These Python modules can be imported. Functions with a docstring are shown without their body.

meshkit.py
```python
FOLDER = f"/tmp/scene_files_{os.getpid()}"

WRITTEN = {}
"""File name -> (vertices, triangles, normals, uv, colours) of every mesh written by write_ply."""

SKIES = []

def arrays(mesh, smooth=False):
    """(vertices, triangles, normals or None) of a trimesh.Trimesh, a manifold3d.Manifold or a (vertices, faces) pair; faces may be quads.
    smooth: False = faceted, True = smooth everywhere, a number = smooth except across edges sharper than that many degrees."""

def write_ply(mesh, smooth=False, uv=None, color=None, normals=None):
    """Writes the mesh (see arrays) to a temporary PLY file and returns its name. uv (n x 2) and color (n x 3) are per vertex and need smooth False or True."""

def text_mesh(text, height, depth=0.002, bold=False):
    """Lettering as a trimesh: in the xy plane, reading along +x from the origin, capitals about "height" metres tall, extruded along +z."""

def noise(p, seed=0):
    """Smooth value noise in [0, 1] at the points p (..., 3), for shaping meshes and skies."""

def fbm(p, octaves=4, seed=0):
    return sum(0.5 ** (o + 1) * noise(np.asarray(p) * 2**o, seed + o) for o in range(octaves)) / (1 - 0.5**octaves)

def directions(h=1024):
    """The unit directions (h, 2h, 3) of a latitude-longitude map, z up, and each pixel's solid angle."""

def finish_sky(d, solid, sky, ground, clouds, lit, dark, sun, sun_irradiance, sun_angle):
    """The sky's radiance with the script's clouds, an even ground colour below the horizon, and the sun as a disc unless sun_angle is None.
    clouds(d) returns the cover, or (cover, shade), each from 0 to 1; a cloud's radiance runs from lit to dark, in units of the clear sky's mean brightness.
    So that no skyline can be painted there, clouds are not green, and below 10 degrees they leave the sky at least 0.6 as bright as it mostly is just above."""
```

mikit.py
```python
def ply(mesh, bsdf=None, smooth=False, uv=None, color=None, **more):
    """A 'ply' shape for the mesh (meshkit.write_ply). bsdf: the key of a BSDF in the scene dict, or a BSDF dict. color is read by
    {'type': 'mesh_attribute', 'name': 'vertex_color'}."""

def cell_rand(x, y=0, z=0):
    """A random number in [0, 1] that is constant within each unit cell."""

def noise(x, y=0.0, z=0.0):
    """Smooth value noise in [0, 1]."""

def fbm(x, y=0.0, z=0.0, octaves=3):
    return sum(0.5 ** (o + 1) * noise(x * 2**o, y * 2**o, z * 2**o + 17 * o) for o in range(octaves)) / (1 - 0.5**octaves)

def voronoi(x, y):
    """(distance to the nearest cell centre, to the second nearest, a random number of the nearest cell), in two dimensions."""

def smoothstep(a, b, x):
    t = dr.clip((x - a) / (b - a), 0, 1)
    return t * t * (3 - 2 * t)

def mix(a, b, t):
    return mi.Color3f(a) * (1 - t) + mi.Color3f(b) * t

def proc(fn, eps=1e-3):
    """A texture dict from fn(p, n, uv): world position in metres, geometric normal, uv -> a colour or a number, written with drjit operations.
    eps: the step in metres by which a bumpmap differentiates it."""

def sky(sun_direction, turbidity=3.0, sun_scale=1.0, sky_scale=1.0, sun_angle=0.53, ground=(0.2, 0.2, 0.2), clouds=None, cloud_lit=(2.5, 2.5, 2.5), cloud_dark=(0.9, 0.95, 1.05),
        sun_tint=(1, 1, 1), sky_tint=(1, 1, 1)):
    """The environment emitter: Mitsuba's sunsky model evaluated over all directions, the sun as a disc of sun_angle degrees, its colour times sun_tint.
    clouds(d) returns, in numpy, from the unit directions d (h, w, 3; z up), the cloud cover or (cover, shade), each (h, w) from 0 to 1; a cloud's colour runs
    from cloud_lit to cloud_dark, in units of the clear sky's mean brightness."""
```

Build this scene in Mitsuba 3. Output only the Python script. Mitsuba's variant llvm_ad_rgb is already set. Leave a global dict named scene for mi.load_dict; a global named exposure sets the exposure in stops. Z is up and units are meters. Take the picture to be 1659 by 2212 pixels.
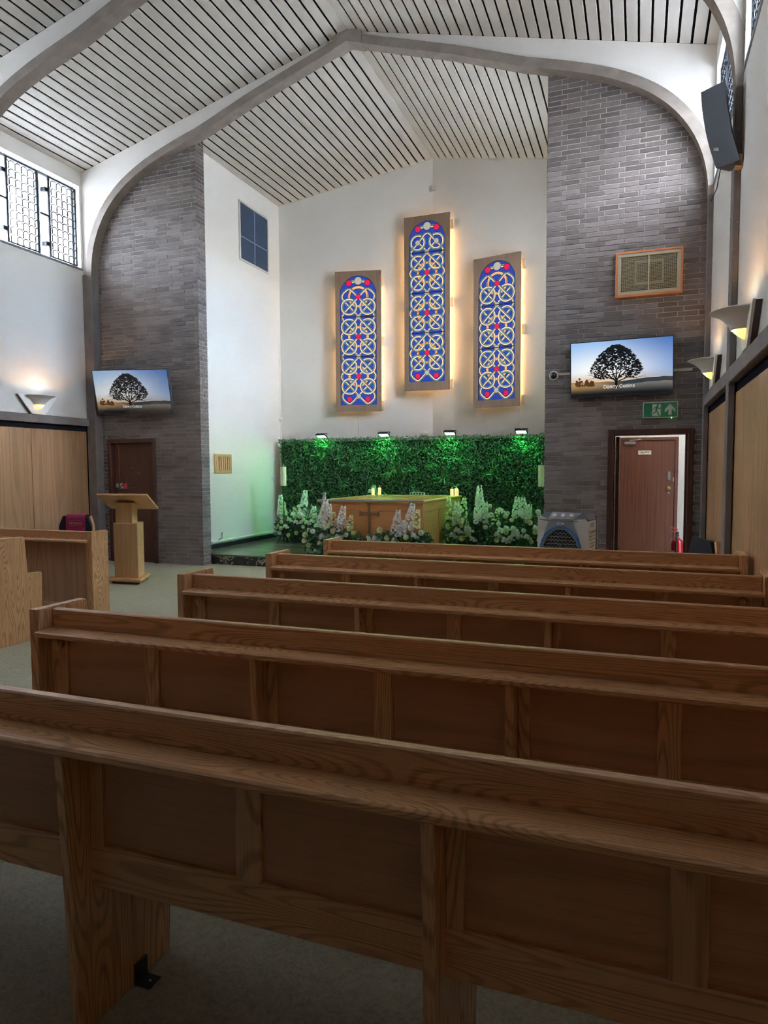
import math, random
import numpy as np
import trimesh
import mitsuba as mi
import drjit as dr
import mikit, meshkit
from mikit import ply, proc, noise, fbm, voronoi, cell_rand, smoothstep, mix
from shapely.geometry import Polygon, Point, LineString, MultiPolygon, box as sbox
from shapely.ops import unary_union, polygonize
from shapely import affinity

T = mi.ScalarTransform4f
rng = np.random.default_rng(7)
scene, labels, used = {'type': 'scene'}, {}, set()

# ---------------------------------------------------------------- camera, sky, exposure
exposure = 0.85
F_PX, W_PX, H_PX = 1480.876, 1659, 2212
YAW, PITCH, ROLL = math.radians(20.402), math.radians(-3.5818), math.radians(-0.2541)
EYE = np.array([0.0, 0.0, 1.5])
fw = np.array([-math.sin(YAW) * math.cos(PITCH), math.cos(YAW) * math.cos(PITCH), math.sin(PITCH)])
rt = np.array([math.cos(YAW), math.sin(YAW), 0.0])
up0 = np.cross(rt, fw)
up = -math.sin(ROLL) * rt + math.cos(ROLL) * up0
scene['camera'] = {'type': 'perspective', 'fov_axis': 'x', 'fov': math.degrees(2 * math.atan(W_PX / 2 / F_PX)), 'near_clip': 0.02, 'far_clip': 500.0,
                   'to_world': T().look_at(origin=EYE.tolist(), target=(EYE + fw).tolist(), up=up.tolist())}


def clouds(d):
    n = meshkit.fbm(d * np.array([3.0, 3.0, 6.0]) + 5.0, 4, 3)
    cover = np.clip((n - 0.33) * 4.0, 0, 1)
    return cover, np.clip((0.75 - n) * 1.2, 0, 1)


SKY_LEVEL = 104.0
scene['sky'] = mikit.sky([-0.25, -0.55, 0.8], turbidity=3.5, sun_scale=0.0, sky_scale=SKY_LEVEL, ground=(0.42, 0.41, 0.39), clouds=clouds,
                         cloud_lit=(2.2, 2.35, 2.6), cloud_dark=(1.45, 1.6, 1.9))
scene['sky']['sampling_weight'] = 16.0
LAMP = dict(sconce=1000.0, panel=.66, tube=11.0, flood=145.0, screen=.58, corridor=9.5)


# ---------------------------------------------------------------- colours and materials
def lin(c):
    if isinstance(c, str):
        c = [int(c[i:i + 2], 16) / 255 for i in (1, 3, 5)]
        c = [x / 12.92 if x < 0.04045 else ((x + 0.055) / 1.055) ** 2.4 for x in c]
    return [float(x) for x in c]


def rgb(c):
    return {'type': 'rgb', 'value': lin(c)}


def mat(name, color, rough=0.6, spec=0.4, metal=0.0, coat=0.0, bump=None, sheen=0.0):
    d = {'type': 'principled', 'base_color': color if isinstance(color, dict) else rgb(color), 'roughness': rough, 'specular': spec, 'metallic': metal}
    if coat:
        d['clearcoat'] = coat
        d['clearcoat_gloss'] = 0.8
    if sheen:
        d['sheen'] = sheen
    if bump:
        d = {'type': 'bumpmap', 'arbitrary': proc(bump[0]), 'scale': bump[1], 'bsdf': d}
    scene[name] = {'type': 'twosided', 'bsdf': d}
    return name


def diffuse(name, color):
    scene[name] = {'type': 'twosided', 'bsdf': {'type': 'diffuse', 'reflectance': color if isinstance(color, dict) else rgb(color)}}
    return name


def wood(axis, base, dark, freq=8.0, rings=13.0, along=0.8, contrast=1.0, tone=0.25):
    base, dark = lin(base), lin(dark)

    def fn(p, n, uv):
        a = [p.x, p.y, p.z]
        u = a.pop(axis)
        v, w = a
        f = fbm(u * along, v * freq + 7.3, w * freq + 1.7, 2)
        r = 0.5 + 0.5 * dr.sin(f * rings * 6.2832)
        r = smoothstep(0.45, 1.0, r)
        pores = noise(u * 7.0, v * 260.0, w * 260.0)
        pores = smoothstep(0.5, 0.95, pores)
        big = noise(u * 0.9 + 3.1, v * 2.1, w * 2.1)
        t = dr.clip((0.55 * r + 0.5 * pores) * contrast, 0, 1)
        return mix(base, dark, t) * (1.0 - tone + 2 * tone * big)
    return proc(fn)


mat('oak_pew', wood(0, '#ba8c60', '#86572f', 9.0, 32.0, 0.9, 0.9, .16), 0.4, 0.5)
mat('oak_pew_panel', wood(0, '#a47552', '#875a3a', 3.0, 7.0, 0.6, 0.6, .2), 0.45, 0.4)
mat('oak_desk_panel', wood(2, '#8a644b', '#6d4a35', 5.0, 9.0, 0.3, 0.7, .22), 0.45, 0.4)
mat('oak_pew_end', wood(2, '#c09468', '#85572f', 8.0, 26.0, 0.9, 0.9, .16), 0.4, 0.5)
mat('oak_wall', wood(2, '#c69c76', '#ab8058', 4.0, 9.0, 0.3, 0.8, 0.12), 0.3, 0.5)
mat('oak_light', wood(2, '#cb9f70', '#b38555', 9.0, 7.0, 0.6, 0.7, 0.1), 0.42, 0.4)
mat('oak_grey', wood(2, '#7d6551', '#5f4b3b', 10.0, 9.0, 0.8, 0.8, 0.1), 0.5, 0.4)
mat('wood_red', wood(2, '#5c3624', '#452516', 14.0, 6.0, 0.25, 0.8, 0.2), 0.5, 0.3)
mat('wood_dark', wood(2, '#3c211a', '#26130f', 7.0, 7.0, 0.6, 0.7, 0.15), 0.42, 0.4)
mat('coffin_wood', wood(0, '#d4945a', '#b87a42', 6.0, 7.0, 0.6, 0.7, 0.1), 0.4, 0.45)
mat('coffin_top', wood(1, '#93713f', '#7a5a2e', 6.0, 7.0, 0.6, 0.6, .12), 0.22, 0.5)
mat('coffin_side', wood(1, '#c99a58', '#b08043', 6.0, 7.0, 0.6, 0.6, 0.1), 0.4, 0.45)


def wall_paint(p, n, uv):
    s = fbm(p.x * 1.3 + p.y * 0.7, p.y * 0.9, p.z * 1.1, 3)
    return mix(lin('#d3cfc6'), lin('#dedbd4'), s)


def carpet(p, n, uv):
    f = noise(p.x * 160.0, p.y * 160.0)
    g = fbm(p.x * 3.0, p.y * 3.0, 0.3, 3)
    h = noise(p.x * 60.0, p.y * 60.0, 4.0)
    return mix(lin('#7c7865'), lin('#a8a48d'), 0.45 * f + 0.3 * g + 0.25 * h)


def carpet_bump(p, n, uv):
    return noise(p.x * 190.0, p.y * 190.0) + 0.6 * noise(p.x * 90.0, p.y * 90.0, 2.0)


BX, BZ, SHIFT = 0.229, 0.0612, 0.3
PHASE_LEFT, PHASE_RIGHT = -6.238, -0.978


def brick_color(p, n, uv):
    row = dr.floor(p.z / BZ)
    odd = row - 2.0 * dr.floor(row / 2.0)
    phase = dr.select(p.x < -3.0, PHASE_LEFT, PHASE_RIGHT)
    col = dr.floor((p.x - phase) / BX - SHIFT * odd)
    h = cell_rand(col, row, 5)
    s = fbm(p.x * 45.0 + p.y * 45.0, p.z * 45.0, h * 9.0, 3)
    d = fbm(p.x * 2.0, p.y * 2.0, p.z * 2.0, 2)
    c = mix(lin('#514a47'), lin('#6d6562'), h)
    return c * (0.62 + 0.5 * s + 0.28 * d)


def mortar_color(p, n, uv):
    s = fbm(p.x * 60.0 + p.y * 60.0, p.z * 60.0, 1.0, 2)
    return mix(lin('#968e84'), lin('#aea69b'), s)


def concrete_color(p, n, uv):
    s = fbm(p.x * 9.0, p.y * 9.0, p.z * 9.0, 4)
    k = smoothstep(0.86, 0.95, noise(p.x * 95.0, p.y * 95.0, p.z * 95.0))
    return mix(mix(lin('#6d655d'), lin('#8b8277'), s), lin('#bdb7ae'), 0.6 * k)


def concrete_dark_color(p, n, uv):
    s = fbm(p.x * 9.0, p.y * 9.0, p.z * 5.0, 4)
    k = smoothstep(0.88, 0.96, noise(p.x * 90.0, p.y * 90.0, p.z * 90.0))
    return mix(mix(lin('#4b4542'), lin('#665e58'), s), lin('#a9a299'), 0.5 * k)


def platform_color(p, n, uv):
    s = fbm(p.x * 2.2, p.y * 9.0, 0.0, 3)
    return mix(lin('#2c2f25'), lin('#56584a'), s)


def marble_color(p, n, uv):
    w = fbm(p.x * 5.0, p.y * 5.0, p.z * 5.0, 3)
    v = dr.abs(fbm(p.x * 7.0 + w * 2.0, p.y * 7.0, p.z * 9.0 + w, 3) - 0.5)
    return mix(lin('#8d857a'), lin('#0e0d0e'), smoothstep(0.0, 0.045, v))


diffuse('paint_white', proc(wall_paint))
mat('plank_white', '#d2cfc8', 0.55, 0.3)
diffuse('groove_dark', '#17161a')
mat('carpet', proc(carpet), 0.95, 0.1, sheen=0.3, bump=(carpet_bump, 0.003))
mat('brick', proc(brick_color), 0.85, 0.2)
diffuse('mortar', proc(mortar_color))
mat('concrete', proc(concrete_color), 0.8, 0.25)
mat('concrete_dark', proc(concrete_dark_color), 0.7, 0.3)
mat('platform_floor', proc(platform_color), 0.16, 0.5)
mat('marble', proc(marble_color), 0.15, 0.5)
mat('metal_dark', '#23262b', 0.45, 0.5, 0.6)
mat('metal_black', '#0d0d0f', 0.4, 0.5)
mat('metal_window', '#6d737c', 0.45, 0.5, 0.2)
mat('plastic_black', '#1b1c20', 0.5, 0.45)
mat('plastic_white', '#e6e5e0', 0.45, 0.4)
mat('plastic_grey', '#8c8f94', 0.45, 0.4)
mat('brass', '#a89a72', 0.35, 0.5, 0.7)
mat('chrome', '#c9cacb', 0.2, 0.5, 0.9)
mat('skirting_dark', '#14181a', 0.4, 0.4)
scene['pane_glass'] = {'type': 'thindielectric', 'int_ior': 1.5}


# ---------------------------------------------------------------- mesh helpers
def box(x0, x1, y0, y1, z0, z1):
    m = trimesh.creation.box((abs(x1 - x0), abs(y1 - y0), abs(z1 - z0)))
    m.apply_translation(((x0 + x1) / 2, (y0 + y1) / 2, (z0 + z1) / 2))
    return m


def cbox(x0, x1, y0, y1, z0, z1, b=0.004):
    """A box with chamfered edges."""
    lo, hi = np.array([x0, y0, z0], float), np.array([x1, y1, z1], float)
    lo, hi = np.minimum(lo, hi), np.maximum(lo, hi)
    b = min(b, 0.45 * (hi - lo).min())
    pts = []
    for s in np.ndindex(2, 2, 2):
        c = np.where(np.array(s) == 1, hi, lo)
        inn = np.where(np.array(s) == 1, -b, b)
        for k in range(3):
            o = inn.copy()
            o[k] = 0
            pts.append(c + o)
    return trimesh.Trimesh(pts).convex_hull


def cat(*ms):
    return trimesh.util.concatenate([m for m in ms])


def polys(g):
    if g.is_empty:
        return []
    return [q for q in (g.geoms if hasattr(g, 'geoms') else [g]) if isinstance(q, Polygon) and q.area > 1e-9]


def extrude(g, d, simplify=0):
    ms = [trimesh.creation.extrude_polygon(q.simplify(simplify) if simplify else q, d, engine='earcut') for q in polys(g)]
    return cat(*ms)


def on_xz(g, y0, y1):
    """A polygon drawn in (x, z), with thickness from y0 to y1."""
    m = extrude(g, abs(y1 - y0))
    v = m.vertices
    m = trimesh.Trimesh(np.c_[v[:, 0], min(y0, y1) + v[:, 2], v[:, 1]], m.faces[:, ::-1], process=False)
    return m


def on_yz(g, x0, x1):
    m = extrude(g, abs(x1 - x0))
    v = m.vertices
    return trimesh.Trimesh(np.c_[min(x0, x1) + v[:, 2], v[:, 0], v[:, 1]], m.faces, process=False)


def on_xy(g, z0, z1):
    m = extrude(g, abs(z1 - z0))
    m.apply_translation((0, 0, min(z0, z1)))
    return m


def tube(pts, r, sides=6, closed=False):
    p = np.asarray(pts, float)
    t = np.gradient(p, axis=0)
    if closed:
        t = np.roll(p, -1, 0) - np.roll(p, 1, 0)
    t /= np.linalg.norm(t, axis=1, keepdims=True) + 1e-12
    ref = np.array([0.0, 0.0, 1.0]) if np.abs(t[:, 2]).mean() < 0.8 else np.array([1.0, 0, 0])
    a = np.cross(t, ref)
    a /= np.linalg.norm(a, axis=1, keepdims=True) + 1e-12
    b = np.cross(t, a)
    ang = np.arange(sides) * 2 * np.pi / sides
    rr = np.broadcast_to(r, (len(p),))
    v = p[:, None] + rr[:, None, None] * (np.cos(ang)[None, :, None] * a[:, None] + np.sin(ang)[None, :, None] * b[:, None])
    n = len(p)
    f = []
    for i in range(n if closed else n - 1):
        j = (i + 1) % n
        for k in range(sides):
            l = (k + 1) % sides
            f += [[i * sides + k, j * sides + k, j * sides + l], [i * sides + k, j * sides + l, i * sides + l]]
    if not closed:
        for k in range(1, sides - 1):
            f += [[0, k, k + 1], [(n - 1) * sides, (n - 1) * sides + k + 1, (n - 1) * sides + k]]
    m = trimesh.Trimesh(v.reshape(-1, 3), f, process=False)
    m.fix_normals()
    return m


def lathe(prof, n=24):
    return trimesh.creation.revolve(np.array(prof, float), sections=n)


def moved(m, d=(0, 0, 0), rx=0, ry=0, rz=0):
    m = m.copy()
    for a, ax in ((rx, [1, 0, 0]), (ry, [0, 1, 0]), (rz, [0, 0, 1])):
        if a:
            m.apply_transform(trimesh.transformations.rotation_matrix(math.radians(a), ax))
    m.apply_translation(d)
    return m


def mapped(m, o, ux, uy, uz):
    """A mesh drawn in local axes: o + x ux + y uy + z uz."""
    v = m.vertices
    M = np.array([ux, uy, uz], float)
    q = trimesh.Trimesh(np.asarray(o, float) + v @ M, m.faces, process=False)
    if np.linalg.det(M) < 0:
        q.invert()
    return q


def numbered(key):
    if key not in used:
        used.add(key)
        return key
    k = 1
    while f'{key}_{k:03d}' in used:
        k += 1
    used.add(f'{key}_{k:03d}')
    return f'{key}_{k:03d}'


def tag(key, label=None, cat_=None, group=None, kind=None):
    d = {k: v for k, v in dict(label=label, category=cat_, group=group, kind=kind).items() if v}
    if d:
        labels[key] = d


def thing(name, label, cat_, group=None, kind=None):
    key = numbered(name)
    tag(key, label, cat_, group, kind)
    return key


def put(name, mesh, bsdf, parent=None, label=None, cat_=None, group=None, kind=None, smooth=False, emit=None, weight=1.0, to_world=None, **more):
    key = numbered((parent + '__' if parent else '') + name)
    d = mesh if isinstance(mesh, dict) else ply(mesh, bsdf, smooth, **more)
    d = dict(d)
    if emit is not None:
        d['emitter'] = {'type': 'area', 'radiance': {'type': 'rgb', 'value': [float(x) for x in emit]}, 'sampling_weight': float(weight)}
    if to_world is not None:
        d['to_world'] = to_world
    scene[key] = d
    tag(key, label, cat_, group, kind)
    return key


# ---------------------------------------------------------------- room measures
XC, ZR, SL = -3.8, 7.42, 0.25
XL, XR = -8.47, 0.745
YB = 9.03          # face of the brick piers
PLX, PRX = -6.38, -1.15
YREAR = -2.2
CLX, CRX = -6.77, -0.83
YCORN, YAPEX = 12.3, 12.98
VS = (YAPEX - YCORN) / (XC - CLX)


def roof(x):
    return ZR - SL * abs(x - XC)


def yback(x):
    return YAPEX - VS * abs(x - XC)


# floor, platform
put('floor', box(XL - 0.2, XR + 0.2, YREAR - 0.2, 9.26, -0.1, 0.0), 'carpet', label='grey green cut pile carpet across the aisle and under the pews', cat_='floor', kind='structure')
pf = thing('floor_platform', 'raised dark polished chancel platform with a black marble riser', 'platform', kind='structure')
put('deck', on_xy(Polygon([(CLX - .05, 9.25), (CRX + .05, 9.25), (CRX + .05, YCORN), (XC, YAPEX), (CLX - .05, YCORN)]), 0.0, 0.15), 'platform_floor', pf)
for k in range(6):
    x0 = PLX + k * 0.875
    put('tread_edge', cbox(x0 + .002, x0 + .873, 9.228, 9.32, 0.135, 0.16, .004), 'platform_floor', pf)
    put('riser_tile', cbox(x0 + .002, x0 + .873, 9.236, 9.255, 0.0, 0.135, .002), 'marble', pf)
for i in range(9):
    for j in range(5):
        xa, ya = CLX + .0 + i * .66, 9.322 + j * .66
        g = sbox(xa + .002, ya + .002, xa + .658, ya + .658).intersection(Polygon([(CLX, 9.3), (CRX, 9.3), (CRX, YCORN), (XC, YAPEX), (CLX, YCORN)]))
        if g.area > .02:
            put('floor_tile', on_xy(g, 0.148, 0.16), 'platform_floor', pf)


# portal frames: concrete rib with a white web above it
INNER = [(0, 7.27), (.52, 7.10), (1.47, 6.797), (2.36, 6.476), (3.05, 6.236), (3.45, 6.104), (3.715, 5.975), (3.97, 5.789), (4.2, 5.53), (4.353, 5.24), (4.444, 4.931), (4.49, 4.62)]


def smooth_curve(pts, n=60):
    from scipy.interpolate import PchipInterpolator, splprep, splev
    p = np.array(pts, float)
    tck, _ = splprep(p.T, s=0.0015, k=3)
    return np.array(splev(np.linspace(0, 1, n), tck)).T


cin = smooth_curve(INNER[3:], 40)
half_in = np.vstack([np.array(INNER[:3]), cin])
half_in[-1] = (4.49, 4.62)


def offset_curve(c, d):
    t = np.gradient(c, axis=0)
    t /= np.linalg.norm(t, axis=1, keepdims=True)
    n = np.c_[-t[:, 1], t[:, 0]]
    n *= np.sign(n[:, 1:2] + 1e-9 + n[:, 0:1])
    return c + n * d


half_out = offset_curve(half_in, 0.115)
half_out[:, 0] = np.clip(half_out[:, 0], 0, 4.605)
half_out[0] = (0, 7.385)


def both(c):
    r = [(XC + a, b) for a, b in c]
    l = [(XC - a, b) for a, b in c]
    return l[::-1] + r[1:]


RIB = Polygon(both(half_in) + both(half_out)[::-1]).buffer(0)
CHAPEL = Polygon([(XL, 4.62), (XL, roof(XL)), (XC, ZR), (XR, roof(XR)), (XR, 4.62)])
WEB = CHAPEL.difference(Polygon(both(half_out) + [(XR - .1, 4.0), (XL + .1, 4.0)]).buffer(0)).buffer(0)
FRAMES = [(8.87, 9.045), (6.49, 6.66), (4.03, 4.20), (1.6, 1.77)]
for k, (ya, yb) in enumerate(FRAMES):
    words = ['concrete portal frame in front of the brick piers, white web above its arch', 'concrete portal frame nearer the pews, crossing the upper corners',
             'concrete portal frame over the rear pews', 'concrete portal frame at the back of the room'][k]
    tr = thing(f'trim_{k + 1}', words, 'portal frame', kind='structure')
    put('rib', on_xz(RIB, ya, yb), 'concrete', tr, smooth=35)
    put('web', on_xz(WEB, ya + .03, yb - .03), 'paint_white', tr)
    put('ridge_collar', on_xz(Polygon([(XC - .2, 7.20), (XC, 7.265), (XC + .2, 7.20), (XC + .2, 7.38), (XC, 7.43), (XC - .2, 7.38)]), ya - .02, yb + .02), 'concrete', tr)
    for xa, xb in ((XL, XC - 4.49), (XC + 4.49, XR)):
        put('column', cbox(xa, xb, ya, yb, 0, 4.64, .006), 'concrete_dark', tr)

# ceiling: planks on a dark backing, bay by bay
ce = thing('ceiling', 'pitched ceiling of white planks with dark gaps', 'ceiling', kind='structure')
bk = []
for s in (-1, 1):
    e = XL - .1 if s < 0 else XR + .1
    q = Polygon([(XC, ZR + .03), (e, roof(e) + .03), (e, roof(e) + .09), (XC, ZR + .09)])
    bk.append(on_xz(q, YREAR - .2, YAPEX + .1))
put('backing', cat(*bk), 'groove_dark', ce)
PITCH_X, GAP = 0.1425, 0.027
ang = math.degrees(math.atan(SL))
cosr = math.cos(math.radians(ang))
bays = [(9.04, None), (6.63, 8.90), (4.17, 6.52), (1.74, 4.06)]
for bi, (ya, yb) in enumerate(bays):
    for s in (-1, 1):
        lim = (XC - CLX) if yb is None else (XC - XL if s < 0 else XR - XC)
        n = int(math.ceil(lim / PITCH_X))
        for k in range(n):
            a0, a1 = k * PITCH_X + (GAP / 2 if k else 0.0008), min((k + 1) * PITCH_X - GAP / 2, lim)
            if k == n - 2 and lim - (k + 1) * PITCH_X < .09:
                a1 = lim
            if a1 - a0 < .03:
                continue
            if k == n - 1 and lim - k * PITCH_X < .09:
                continue
            y1 = yb if yb else yback(XC + a0) + .03
            L, w = y1 - ya, (a1 - a0) / cosr
            if w > .2 or w < .05:
                w = max(w, .05)
            m = cbox(-w / 2, w / 2, 0, L, -.0, .02, .003)
            m = moved(m, (XC + s * (a0 + a1) / 2, ya, roof(XC + (a0 + a1) / 2)), ry=s * ang)
            put('plank', m, 'plank_white', ce)
mm = []
for s in (-1, 1):
    e = XL if s < 0 else XR
    mm.append(on_xz(Polygon([(XC, ZR), (e, roof(e)), (e, roof(e) + .03), (XC, ZR + .03)]), YREAR, 1.65))
put('plain_boarding', cat(*mm), 'plank_white', ce)

# ---------------------------------------------------------------- side walls with clerestory windows
ZS, ZH = 4.74, 6.03       # window sill and head
DADO = (2.215, 2.338)
wins = [(6.69, 8.86), (4.24, 6.45), (1.80, 4.0)]
REAR_WIN = []


def side_wall(side):
    name = 'wall_left' if side < 0 else 'wall_right'
    xw = XL if side < 0 else XR
    w = thing(name, f'white plastered {"left" if side < 0 else "right"} wall above the oak panelling', 'wall', kind='structure')
    xo = xw + side * .22
    ms = [box(xw, xo, YREAR, 9.25, 2.3, ZS), box(xw, xo, YREAR, 9.25, ZH, 6.5)]
    ys = [YREAR] + [v for q in sorted(wins + REAR_WIN) for v in q] + [9.25]
    for a, b in zip(ys[::2], ys[1::2]):
        ms.append(box(xw, xo, a, b, ZS, ZH))
    put('plaster', cat(*ms), 'paint_white', w)
    put('base_wall', box(xw + side * .03, xo, YREAR, 9.25, 0, 2.3), 'groove_dark', w)
    for ya, yb in ((6.665, 8.865), (4.205, 6.485), (1.775, 4.025), (YREAR, 1.595)):
        n = 2 if yb - ya > 2 else 3
        for k in range(n):
            p0, p1 = ya + (yb - ya) * k / n, ya + (yb - ya) * (k + 1) / n
            if side > 0:
                g0, g1 = p0, p1
            else:
                g0, g1 = p0 + .002, p1 - .002
            put('wood_panel', cbox(xw + side * .005, xw + side * .03, g0 + .001, g1 - .001, 0.1, 2.13, .002), 'oak_wall', w)
    put('shadow_gap', box(xw + side * .012, xw + side * .03, YREAR, 8.86, 2.12, 2.22), 'groove_dark', w)
    put('plinth', cbox(xw - side * .004, xw + side * .03, YREAR, 8.86, 0, .1, .004), 'skirting_dark', w)
    r = thing(f'trim_{5 if side < 0 else 6}', f'grey dado rail along the {"left" if side < 0 else "right"} wall', 'rail', kind='structure')
    for ya, yb in ((6.665, 8.865), (4.205, 6.485), (1.775, 4.025), (YREAR, 1.595)):
        put('rail_length', cbox(xw - side * .055, xw + side * .02, ya, yb, DADO[0], DADO[1], .005), 'concrete_dark', r)
    return w


def scale_mesh(y0, y1, z0, z1, x, pitch=.115, r=.0565):
    ms = []
    ny = int(round((y1 - y0) / pitch))
    py = (y1 - y0) / ny
    nz = int((z1 - z0) / pitch) + 1
    for j in range(nz):
        for i in range(ny + 1):
            cy, cz = y0 + i * py, z1 - .02 - (j + .5) * pitch
            pts = []
            arc = [(r * .80, -.058), (r * .97, -.03)] + [(r * math.cos(t), r * math.sin(t)) for t in np.linspace(0, math.pi, 9)] + [(-r * .97, -.03), (-r * .80, -.058)]
            for a_, b_ in arc:
                q = (cy + a_, cz + b_)
                if y0 - .001 <= q[0] <= y1 + .001 and z0 - .001 <= q[1] <= z1:
                    pts.append((x, *q))
            if len(pts) > 2:
                ms.append(tube(pts, .0068, 4))
    return cat(*ms)


def window(n, side, ya, yb, words):
    xw = XL if side < 0 else XR
    w = thing(f'window_{n}', words, 'window', kind='structure')
    xg = xw + side * .16
    fr = [box(xg - .02, xg + .02, ya, yb, ZS, ZS + .035), box(xg - .02, xg + .02, ya, yb, ZH - .035, ZH), box(xg - .02, xg + .02, ya, ya + .035, ZS, ZH), box(xg - .02, xg + .02, yb - .035, yb, ZS, ZH)]
    put('frame', cat(*fr), 'metal_window', w)
    L = (yb - ya)
    mull = [yb - .68, ya + .68]
    for m in mull:
        put('mullion', cbox(xg - .018, xg + .018, m - .018, m + .018, ZS + .03, ZH - .03, .003), 'metal_window', w)
    edges = [ya + .03] + sorted(mull) + [yb - .03]
    for a, b in zip(edges[:-1], edges[1:]):
        put('pane', box(xg - .0015, xg + .0015, a, b, ZS + .03, ZH - .03).submesh([[0]], append=True) if False else sheet_yz(xg, a, b, ZS + .03, ZH - .03), 'pane_glass', w)
    xs = xw + side * .045
    put('sill', cbox(xw - side * .012, xw + side * .16, ya - .02, yb + .02, ZS - .03, ZS + .003, .004), 'metal_window', w)
    gs = [(yb - .59, yb - .04), (yb - 1.34, yb - .78), (yb - 2.10, yb - 1.54)]
    for a, b in gs:
        g = put('scale_grille', scale_mesh(a + .012, b - .012, 4.785, 5.955, xs), 'metal_dark', w)
        put('grille_frame', cat(cbox(xs - .011, xs + .011, a, a + .03, 4.77, 5.97, .002), cbox(xs - .011, xs + .011, b - .03, b, 4.77, 5.97, .002), cbox(xs - .008, xs + .008, a, b, 4.77, 4.787, .002), cbox(xs - .008, xs + .008, a, b, 5.953, 5.97, .002)), 'metal_dark', w)
        put('hinge', cat(box(xs - .012, xs + side * .1, a - .045, a + .01, 4.93, 4.99), box(xs - .012, xs + side * .1, a - .045, a + .01, 5.74, 5.80)), 'metal_dark', w)
    for a, b in gs[:-1]:
        put('grille_latch', box(xs - .012, xs + .012, a - .16, a + .02, 5.36, 5.385), 'metal_dark', w)
    return w


def sheet_yz(x, a, b, z0, z1):
    return trimesh.Trimesh([[x, a, z0], [x, b, z0], [x, b, z1], [x, a, z1]], [[0, 1, 2], [0, 2, 3]], process=False)


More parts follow.
